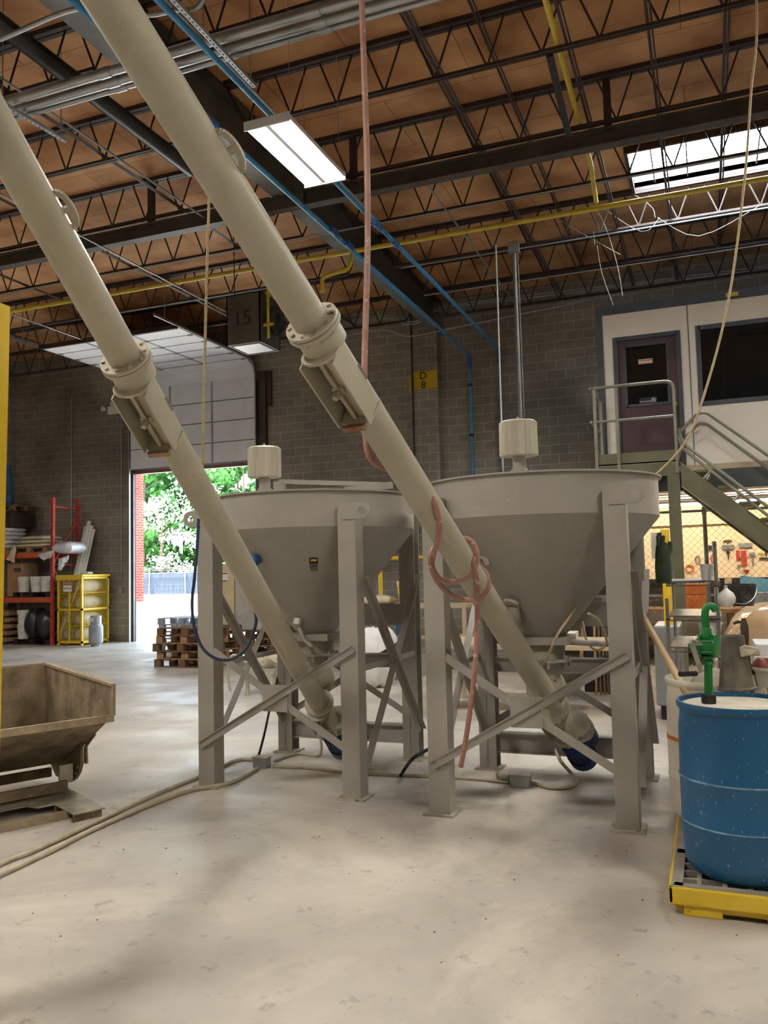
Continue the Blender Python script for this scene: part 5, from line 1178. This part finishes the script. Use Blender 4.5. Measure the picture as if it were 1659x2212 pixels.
for a in (.14, .9):
    for b_ in (-.14, .2, .58): MB().bar(Q(a, b_, .025), Q(a + .2, b_, .025), .012, .05).build('fork_pocket_web', grimy, t, smooth=False)
MB().bar(Q(.12, .45, .2), Q(.22, .45, .2), .02, .13).build('latch_block', dusty, t, smooth=False)
# yellow upright at the left edge
a = av(22, 662, 3.2); c = av(3, 1500, 3.2)
t = thing('yellow_upright', 'tall yellow steel upright cut off by the left picture edge', 'upright', (c.x - .2, c.y, 0))
dx = (a - c); foot = c - dx * (c.z / dx.z); 
MB().prism([V(foot.x - .16, foot.y, 0), V(foot.x, foot.y, 0), V(a.x, a.y, a.z), V(a.x - .16, a.y, a.z)], (0, -.12, 0)).build('column', yellows, t, smooth=False)

# ================================================================ pallet rack on the back wall
RX = -15.47; RY0, RY1 = 16.55, 17.5
t = thing('pallet_rack', 'red and orange pallet rack against the block wall on the left', 'rack', (RX, RY0, 0))
for x in (RX, RX - 2.85):
    for y in (RY0, RY1 - .07):
        U = MB().box((x - .08, y, 0), (x, y + .07, 3.74)).build('upright', redp, t, smooth=False)
        if y == RY0:
            b = MB()
            for k in range(34): b.box((x - .05, y - .002, .2 + k * .1), (x - .03, y, .24 + k * .1))
            b.build('slots', rubber, U, smooth=False)
    b = MB()
    for z in (3.5, 2.02): b.bar((x - .04, RY0 + .07, z), (x - .04, RY1 - .07, z), .03, .04)
    b.bar((x - .04, RY0 + .07, 2.06), (x - .04, RY1 - .07, 3.2), .03, .04).bar((x - .04, RY0 + .07, 1.9), (x - .04, RY1 - .07, .9), .03, .04).bar((x - .04, RY0 + .07, .2), (x - .04, RY1 - .07, .85), .03, .04)
    b.build('cross_brace', redp, t, smooth=False)
ZB1, ZB2, ZB3 = 1.20, 2.34, 3.5
for z in (ZB1, ZB2):
    for y in (RY0 - .02, RY1 - .05): MB().box((RX - 2.85, y, z - .13), (RX - .08, y + .05, z)).build('beam', orange, t, smooth=False)
    b = MB()
    for k in range(12): b.box((RX - 2.8 + k * .235, RY0 + .03, z - .03), (RX - 2.7 + k * .235, RY1 - .05, z - .005))
    b.build('shelf_deck', wood, t, smooth=False)
def pallet(x0, y0, z0, m, label, group=None, W_=1.2, D_=1.0, H_=.135, nm='wooden_pallet'):
    t = thing(nm, label, 'pallet', (x0, y0, z0), group)
    b = MB(); n = 7
    for k in range(n): b.box((x0 + k * (W_ - .1) / (n - 1), y0, z0 + H_ - .018), (x0 + k * (W_ - .1) / (n - 1) + .1, y0 + D_, z0 + H_))
    b.build('top_boards', m, t, smooth=False)
    b = MB()
    for k in range(3): b.box((x0, y0 + k * (D_ - .1) / 2, z0), (x0 + W_, y0 + k * (D_ - .1) / 2 + .1, z0 + .016))
    b.build('bottom_boards', m, t, smooth=False)
    for k in range(3):
        for j in range(3): MB().box((x0 + k * (W_ - .14) / 2, y0 + j * (D_ - .1) / 2, z0 + .016), (x0 + k * (W_ - .14) / 2 + .14, y0 + j * (D_ - .1) / 2 + .1, z0 + H_ - .018)).build('block', m, t, smooth=False)
    return t
# top shelf: white sacks on a pallet, flat cream sacks, plastic film
pallet(-18.1, RY0 - .02, ZB2, wood, 'wooden pallet under the white sacks on the upper rack beam', D_=.95)
pallet(-16.85, RY0 - .02, ZB2, wood, 'wooden pallet under the cream sacks on the upper rack beam', D_=.95)
ordn = ['lowest', 'second from below', 'third from below', 'fourth from below', 'fifth from below', 'sixth from below', 'topmost']
for k in range(7):
    z = ZB2 + .135 + .06 + k * .115
    tag(MB().pillow((-17.42 - .02 * (k % 2), 16.95, z), .82, .8, .15, 60 + k, n=12, e=.6).build('white_sack', sackw), 'plump white sack on the upper rack level, %s of its stack' % ordn[k], 'sack', 'white sacks on the rack')
for k in range(3):
    z = ZB2 + .135 + .055 + k * .10
    tag(MB().pillow((-16.25 + .06 * k, 16.9, z), 1.15 - .2 * k, .8, .115, 80 + k, n=12).build('cream_sack', sackc), 'flat cream sack on the upper rack level, %s of three' % ['bottom', 'middle', 'top'][k], 'sack', 'cream sacks on the rack')
film = mat('plastic_film', 'c8ccd4', 'dde0e6', rough=.25, scale=8, bump=.6, bscale=14)
def cloth(corners, nx, ny, amp, nm, m, label, cat, seed=1):
    rnd = random.Random(seed); A_, B_, C_, D_ = [V(c) for c in corners]; vs = []; fs = []
    for j in range(ny + 1):
        for i in range(nx + 1):
            u, v = i / nx, j / ny; p = A_.lerp(B_, u).lerp(D_.lerp(C_, u), v)
            vs.append(p + V(rnd.uniform(-amp, amp), rnd.uniform(-amp, amp), rnd.uniform(-amp, amp)))
    for j in range(ny):
        for i in range(nx): k = j * (nx + 1) + i; fs.append((k, k + 1, k + nx + 2, k + nx + 1))
    o = MB().add(vs, fs).build(nm, m, ang=80); so_ = o.modifiers.new('solid', 'SOLIDIFY'); so_.thickness = .004
    return tag(o, label, cat)
cloth([ay(78, 1198, RY0 - .08), ay(116, 1188, RY0 - .08), ay(112, 1203, RY0 - .1), ay(95, 1212, RY0 - .12)], 6, 5, .015, 'film_flap', film, 'folded plastic flap hanging in front of the upper rack beam', 'film', 2)
tag(MB().pillow(ay(150, 1183, 16.9), .75, .75, .3, 91, n=14, e=.7).build('film_bundle', film), 'crumpled clear plastic bundle beside the red upright', 'plastic')
cloth([ay(126, 1205, 16.7), ay(150, 1200, 16.9), ay(138, 1225, 16.8), ay(126, 1232, 16.7)], 5, 6, .03, 'film_scrap', film, 'torn plastic hanging under the crumpled bundle', 'film', 3)
cloth([ay(28, 1178, RY0 - .06), ay(36, 1180, RY0 - .06), ay(31, 1215, RY0 - .1), ay(14, 1208, RY0 - .1)], 4, 6, .02, 'cream_cloth', sackc, 'cream empty sack hanging from the upper rack beam', 'sack', 4)
# dark things above at the far left
pallet(-18.0, RY0, ZB3 - .02, wooddk, 'dark wooden pallet high at the left behind the yellow upright', D_=.9)
MBp = MB().box((-18.0, RY0, ZB3 - .45), (-16.9, RY1 - .1, ZB3 - .06)); tag(MBp.build('dark_crate', mat('dark_crate', '241c18', '3a2c24', rough=.8), smooth=False), 'dark slatted crate above the white sacks', 'crate')
q = ay(21, 1035, 16.9); tag(MB().tube([V(q.x, 16.9, ZB3 + .11), V(q.x - .02, 16.9, q.z), V(q.x - .04, 16.9, q.z + .38)], [.11, .08, .05], 10).build('blue_wrapped_roll', mat('blue_wrap', '1f2f48', '2c5c94', rough=.5, scale=5)), 'blue and black wrapped roll standing high at the left', 'roll')
# middle shelf: dark pallet with white buckets, paper drum
pallet(-16.78, RY0 + .0, ZB1, blackp, 'dark plastic pallet under the white buckets', nm='plastic_pallet', D_=.9)
for x, tx in ((53, 'left'), (80, 'middle'), (101, 'right')):
    q = ay(x, 1286, 16.78); bucket((q.x, 16.78, ZB1 + .135), .165, .4, bwhite, '%s white bucket of the front three on the middle rack level' % tx, 'white buckets on the rack', lid=bwhite)
for x, tx in ((66, 'left'), (92, 'right')):
    q = ay(x, 1284, 17.2); bucket((q.x, 17.2, ZB1 + .135), .165, .4, bwhite, '%s white bucket of the back two on the middle rack level' % tx, 'white buckets on the rack', lid=bwhite)
q = ay(124, 1286, 16.9); bucket((q.x, 17.0, 1.205), .165, .4, bwhite, 'white bucket just right of the red rack upright', lid=bwhite) if False else None
a, c = ay(17, 1250, 16.75), ay(50, 1250, 16.75)
t = thing('paper_sack_block', 'tall tan paper wrapped block with a printed patch on the middle rack level', 'package', (a.x, 16.7, ZB1))
MB().box((a.x, 16.7, ZB1 + .002), (c.x, 17.3, ay(30, 1216, 16.7).z)).build('body', card, t, smooth=False, bevel=.05)
q = ay(36, 1231, 16.68); MB().box((q.x - .12, 16.69, q.z - .05), (q.x + .12, 16.7, q.z + .05)).build('printed_patch', slate, t, smooth=False)
# floor level
pallet(-16.75, RY0 - .0, 0, blackp, 'dark plastic pallet on the floor under the rack', nm='plastic_pallet', D_=.9)
for k in range(2):
    q = ay(51, 1386, 16.75); bucket((q.x, 16.75, .135 + k * .37), .16, .37, bwhite, '%s of two stacked white buckets on the floor level of the rack' % ('lower' if k == 0 else 'upper'), 'stacked white buckets', lid=bwhite)
for i, (x, w_, h_) in enumerate(((72, .5, .8), (98, .62, .72))):
    q = ay(x, 1380, 16.75); tag(MB().pillow((q.x, 16.85, .135 + h_ / 2 - .02), w_, .55, h_, 100 + i, n=14, e=.9).build('black_bag', bagp), '%s black plastic bag on the floor level of the rack' % ['left', 'right'][i], 'bag', 'black bags under the rack')
for k in range(5):
    tag(MB().pillow((-17.45, 16.95, .1 + k * .17), .95, .8, .18, 110 + k, n=12).build('brown_sack', sackb), 'brown paper sack on the floor level at the far left, %s' % ['lowest', 'second', 'third', 'fourth', 'topmost'][k], 'sack', 'brown sacks under the rack')
# plastic pipes leaning on the wall
for i, (x, y, r, xb) in enumerate(((187, 1138, .055, -15.39), (193, 1126, .05, -15.37), (198, 1136, .05, -15.38), (203, 1143, .035, -15.36))):
    T_ = ay(x, y, YW - .08 - i * .005); p0 = V(xb, 17.62 - .0, .0) if False else V(xb - .0, 17.35, 0); 
    b = MB().tube([(xb, 16.72 + .1 * i, .06), T_], r, 16); d = (T_ - V(xb, 16.72 + .1 * i, .06)).normalized(); b.tube([T_ - d * .14, T_], r * 1.18, 16)
    tag(b.build('plastic_pipe', bwhite), '%s white plastic pipe leaning on the wall behind the gas cage' % ['first from the left', 'tallest', 'third from the left', 'thinnest, rightmost'][i], 'pipe', 'leaning white pipes')
# gas cage
GX0, GX1, GY0, GY1, GZ = -15.28, -14.5, 16.5, 17.5, 1.72
t = thing('gas_cylinder_cage', 'yellow mesh cage holding white gas cylinders by the wall', 'cage', (GX0, GY0, 0))
b = MB()
for x in (GX0, GX1 - .05):
    for y in (GY0, GY1 - .05): b.box((x, y, 0), (x + .05, y + .05, GZ))
for z in (.05, .86, GZ - .08): b.box((GX0, GY0, z), (GX1, GY0 + .04, z + .05)).box((GX1 - .04, GY0, z), (GX1, GY1, z + .05)).box((GX0, GY0, z), (GX0 + .04, GY1, z + .05)).box((GX0, GY1 - .04, z), (GX1, GY1, z + .05))
b.build('frame', yellows, t, smooth=False)
MB().box((GX0 - .02, GY0 - .02, GZ - .02), (GX1 + .02, GY1 + .02, GZ + .03)).box((GX0 - .02, GY0 - .025, GZ - .1), (GX1 + .02, GY0 - .0, GZ + .03)).build('roof_plate', yellows, t, smooth=False)
b = MB(); cxm = (GX0 + GX1) / 2; b.box((cxm - .02, GY0 - .01, .05), (cxm + .02, GY0 + .02, GZ - .1)).bar((GX0 + .06, GY0 - .006, .12), (GX1 - .06, GY0 - .006, GZ - .12), .012, .035, up=(0, 1, 0)).build('door_bars', yellows, t, smooth=False)
b = MB()
for z in (.1, .47, .88, 1.28): b.box((GX0 + .04, GY0 + .04, z), (GX1 - .04, GY1 - .04, z + .02))
b.build('shelf', yellows, t, smooth=False)
ywire = mat('yellow_wire', 'b8961c', 'c6a630', rough=.5)
mesh_lines(GX0 + .05, GX1 - .05, .08, GZ - .08, GY0 + .03, .045, .004).build('front_mesh', ywire, t)
mesh_lines(GY0 + .05, GY1 - .05, .08, GZ - .08, GX1 - .01, .045, .004, 'YZ').build('side_mesh', ywire, t)
sgn = MB().box((-15.06, GY0 - .03, 1.33), (-14.80, GY0 - .022, 1.58)).build('danger_sign', bwhite, t, smooth=False)
MB().box((-15.055, GY0 - .034, 1.49), (-14.805, GY0 - .0302, 1.575)).build('red_band', redlab, t, smooth=False)
text('sign_text', 'DANGER', .06, (-14.93, GY0 - .036, 1.53), (PI / 2, 0, 0), wh, t, .001)
text('sign_text', 'PROPANE', .055, (-14.93, GY0 - .032, 1.41), (PI / 2, 0, 0), inkm, t, .001)
lv = ['bottom', 'second', 'third', 'top']
first = None
for k, z in enumerate((.12, .49, .90, 1.30)):
    for j, x in enumerate((GX0 + .21, GX1 - .21)):
        lab = '%s white gas cylinder lying on the %s shelf of the yellow cage' % (['left', 'right'][j], lv[k])
        if first is None:
            first = thing('gas_cylinder', lab, 'cylinder', (x, GY0 + .1, z + .155), 'gas cylinders in the cage')
            MB().lathe([(.0, .1), (.07, .1), (.12, .13), (.15, .18), (.155, .25), (.155, .62), (.14, .7), (.09, .75), (0, .76)], (x, GY0, z + .155), 28, (0, 1, 0)).build('cylinder_body', tankw, first)
            MB().lathe([(.115, .07), (.125, .07), (.125, .15), (.115, .15)], (x, GY0, z + .155), 28, (0, 1, 0), closed=True).build('foot_ring', tankg, first)
            MB().lathe([(.03, .76), (.03, .84), (.015, .86)], (x, GY0, z + .155), 12, (0, 1, 0)).lathe([(.1, .73), (.1, .86), (.09, .86), (.09, .73)], (x, GY0, z + .155), 24, (0, 1, 0), closed=True).build('valve_collar', tankg, first)
        else: copy_tree(first, (x, GY0 + .1, z + .155), lab)
q = ay(226, 1238, 17.0); tag(MB().pillow((-14.8, 17.0, GZ + .066), .28, .22, .08, 130, n=10).build('white_papers', bwhite), 'small white bundle lying on top of the yellow cage', 'bundle')
q = az(197, 1397)
t = thing('gas_bottle', 'upright grey gas bottle standing in front of the yellow cage', 'gas bottle', q)
Gp = (q.x, q.y + .17, 0)
MB().lathe([(.12, 0), (.125, .05), (.12, .05), (.16, .08), (.17, .13), (.17, .44), (.16, .5), (.11, .55), (0, .57)], Gp, 32).build('bottle_body', tankg, t)
MB().lathe([(.125, .53), (.13, .53), (.13, .74), (.125, .74)], Gp, 32, closed=True).build('collar', tankg, t)
MB().lathe([(.03, .55), (.03, .66), (.045, .66), (.045, .69), (0, .7)], Gp, 14).build('valve', blackp, t)
MB().box((q.x - .09, q.y + .035, .6), (q.x + .03, q.y + .042, .69)).build('label', bwhite, t, smooth=False)

# ================================================================ pallets and boxes by the doorway
P_ = ay(333, 1440, 12.75); x0 = P_.x
for k in range(5):
    pallet(x0 + [0, .03, -.02, .02, .06][k], 12.75 + [0, .04, -.02, .03, .0][k], k * .142, wood if k % 2 else wooddk, 'brown wooden pallet in the stack left of the hopper leg, %s' % ['lowest', 'second', 'third', 'fourth', 'topmost'][k], 'pallets by the doorway', H_=.142)
x1 = ay(478, 1400, 13.95).x
for k in range(4):
    pallet(x1 + [0, -.04, .03, 0][k], 13.95, k * .142, wooddk if k % 2 else wood, 'brown wooden pallet in the stack behind the left hopper legs, %s' % ['lowest', 'second', 'third', 'topmost'][k], 'pallets behind the left hopper', H_=.142)
xg = ay(340, 1380, 15.2).x
greyp = mat('grey_pallet', '8c919c', 'a4a9b2', rough=.6)
for k in range(5):
    pallet(xg + .03 * (k % 2), 15.2, k * .15, greyp, 'weathered grey pallet in the stack nearest the doorway, %s' % ['lowest', 'second', 'third', 'fourth', 'topmost'][k], 'grey pallets by the doorway', H_=.15)
a, c = ay(470, 1218, 14.1), ay(504, 1218, 14.1)
t = thing('tall_carton', 'tall cream carton with a printed label behind the left hopper leg', 'carton', (a.x, 14.1, .568))
MB().box((a.x - .03, 14.1, .568), (c.x, 14.7, a.z)).build('box', mat('cream_card', 'c4b494', 'cfbfa0', rough=.7), t, smooth=False, bevel=.008)
a_, c_ = ay(480, 1236, 14.09), ay(492, 1257, 14.09)
MB().box((a_.x, 14.09, c_.z), (c_.x, 14.099, a_.z)).build('label', bwhite, t, smooth=False)
MB().box((a_.x + .01, 14.085, c_.z + .01), (c_.x - .01, 14.0895, c_.z + .03)).box((a_.x + .01, 14.085, a_.z - .04), (c_.x - .01, 14.0895, a_.z - .02)).build('label_print', inkm, t, smooth=False)
t = thing('wrapped_bale', 'grey plastic wrapped bale leaning beside the tall cream carton', 'bale', (c.x + .3, 14.3, .568))
MB().prism([V(c.x + .01, 14.12, .57), V(c.x + .62, 14.12, .57), V(c.x + .45, 14.12, 1.2), V(c.x + .05, 14.12, 1.78), V(c.x + .01, 14.12, 1.8)], (0, .5, 0)).build('bale_body', mat('grey_film', 'a8a49e', 'b8b4ae', rough=.3, scale=5, bump=.5, bscale=12), t, smooth=False, bevel=.03)
q = ay(491, 1222, 14.0); tag(MB().lathe([(.05, 0), (.05, .14)], (q.x, 14.4, a.z + .05), 16, (1, -.2, .3)).build('tape_roll', rubber), 'dark roll lying on top of the tall cream carton', 'roll')
# beige valve equipment standing behind the left hopper
t = thing('mixer_cart', 'dusty machine with hoses standing behind the left hopper', 'machine', (-6.3, 10.2, 0))
q = ay(560, 1400, 10.2)
MB().lathe([(.0, 0), (.14, .0), (.14, .25), (.1, .3), (.0, .3)], (q.x, 10.2, .42), 20, (1, .3, .1)).build('motor_body', dusty, t)
MB().box((q.x - .15, 10.0, .3), (q.x + .35, 10.5, .36)).build('bed', dusty, t, smooth=False)
for x in (q.x - .12, q.x + .3):
    for y in (10.02, 10.44): MB().box((x, y, 0), (x + .04, y + .04, .3)).build('leg', dusty, t, smooth=False)
MB().tube(smooth_path([(q.x - .1, 10.1, .4), (q.x - .3, 10.0, .55), (q.x - .38, 10.0, .3), (q.x - .35, 10.0, .05)], 5), .018, 8).build('hose', fc, t)
MB().tube(smooth_path([(q.x + .2, 10.1, .5), (q.x + .45, 10.0, .4), (q.x + .42, 10.0, .1)], 5), .016, 8).build('hose', fc, t)

# ================================================================ outdoors
o = struct('ground_yard', MB().box((-130, YW + .36, -.3), (60, 66, -.02)), asph)
o = struct('ground_verge', MB().box((-130, 66, -.3), (60, 130, -.04)), mat('verge', '5c5a40', '6c6a4c', rough=1, scale=.5))
t = thing('yard_fence', 'far chain link fence with dark privacy screen and barbed wire outside the doorway', 'fence', (-47, 65, 0))
MB().box((-75, 65.0, .0), (-25, 65.03, 1.95)).build('privacy_screen', screen, t, smooth=False)
for x in range(-74, -25, 4):
    xx = x + .9; MB().tube([(xx, 64.9, 0), (xx, 64.9, 2.1), (xx + .25, 64.7, 2.5)], .05, 8).build('post', galv, t)
MB().tube([(-75, 64.9, 2.0), (-25, 64.9, 2.0)], .03, 6).build('top_rail', galv, t)
for z, dx_ in ((2.2, .08), (2.35, .16), (2.48, .24)): MB().tube([(-75, 64.9 - dx_, z), (-25, 64.9 - dx_, z)], .012, 4).build('barbed_wire', galv, t)
def tree(x, y, h, r, m, label, n=1500, cone=False, seed=0, leaf=.32, base=.25):
    rnd = random.Random(seed); t = thing('tree', label, 'tree', (x, y, 0), 'trees behind the yard fence')
    MB().tube([(x, y, 0), (x + rnd.uniform(-.2, .2), y, h * .5), (x + rnd.uniform(-.3, .3), y, h * .95)], [.22, .15, .04], 8).build('trunk', bark, t)
    b = MB()
    for i in range(9):
        z = h * rnd.uniform(.25, .85); a = rnd.uniform(0, 6.28); b.tube([(x, y, z), (x + math.cos(a) * r * .7, y + math.sin(a) * r * .7, z + r * .3)], [.06, .02], 5)
    b.build('branches', bark, t)
    b = MB(); cl = [(rnd.uniform(-1, 1), rnd.uniform(-1, 1), rnd.uniform(base, 1)) for _ in range(30)]
    for i in range(n):
        c = rnd.choice(cl); f = (1 - c[2]) * 1.1 + .12 if cone else math.sqrt(max(.05, 1 - (2 * (c[2] - base) / (1 - base) - 1) ** 2)) 
        p = V(x + (c[0] * f + rnd.gauss(0, .16)) * r, y + (c[1] * f + rnd.gauss(0, .16)) * r, h * c[2] + rnd.gauss(0, .35))
        if p.z < .5: continue
        a = V(rnd.gauss(0, 1), rnd.gauss(0, 1), rnd.gauss(0, 1)).normalized(); s = a.orthogonal().normalized(); l = leaf * rnd.uniform(.6, 1.3)
        b.add([p - a * l, p + s * l * .5, p + a * l, p - s * l * .5], [(0, 1, 2, 3)])
    b.build('foliage', m, t, smooth=False)
T_ = [(-57, 74, 17, 3.4, pineg, 'green', 1), (-53.5, 70, 15, 3.0, pineg, 'green', 0), (-50.5, 68.5, 9.5, 2.8, blos, 'white', 0), (-49, 76, 18, 3.6, pineg, 'green', 1), (-46.2, 69, 10.5, 3.0, blos, 'white', 0), (-45, 74, 16, 3.2, pineg, 'green', 0),
      (-42, 70, 14, 3.0, pineg, 'green', 0), (-39.5, 75, 17, 3.3, pineg, 'green', 1), (-52, 82, 20, 4, pineg, 'green', 1), (-45, 84, 20, 4, pineg, 'green', 1), (-38, 84, 20, 4.2, pineg, 'green', 1), (-58.5, 84, 20, 4.2, pineg, 'green', 1),
      (-55.5, 88, 22, 5, pineg, 'green', 0), (-48.5, 89, 22, 5.2, pineg, 'green', 0), (-41.5, 88, 22, 5, pineg, 'green', 0), (-62, 80, 19, 4.5, pineg, 'green', 0)]
nt_ = {'green': 0, 'white': 0}
tl = {'green': ['dense green tree at the far left behind the yard fence', 'green tree left of the left blossom tree, close to the fence', 'tall green tree between the two blossom trees', 'green tree right behind the right blossom tree', 'green tree near the fence, second from the right',
                'tall green tree at the right end of the doorway view', 'tallest dark tree in the back row, second from left', 'dark tree in the back row behind the right blossom tree', 'dark tree in the back row, rightmost', 'dark tree in the back row, leftmost',
                'broad tree in the rearmost row, left', 'broad tree in the rearmost row, middle', 'broad tree in the rearmost row, right', 'broad green tree at the left edge of the doorway view'],
      'white': ['pale blossoming tree left of centre behind the yard fence', 'pale blossoming tree right of centre behind the yard fence']}
for i, (x, y, h, r, m, kd, cn) in enumerate(T_):
    tree(x, y, h, r, m, tl[kd][nt_[kd]], n=3800 if kd == 'green' else 1100, cone=bool(cn), seed=i, leaf=.42 if kd == 'green' else .16, base=.12); nt_[kd] += 1
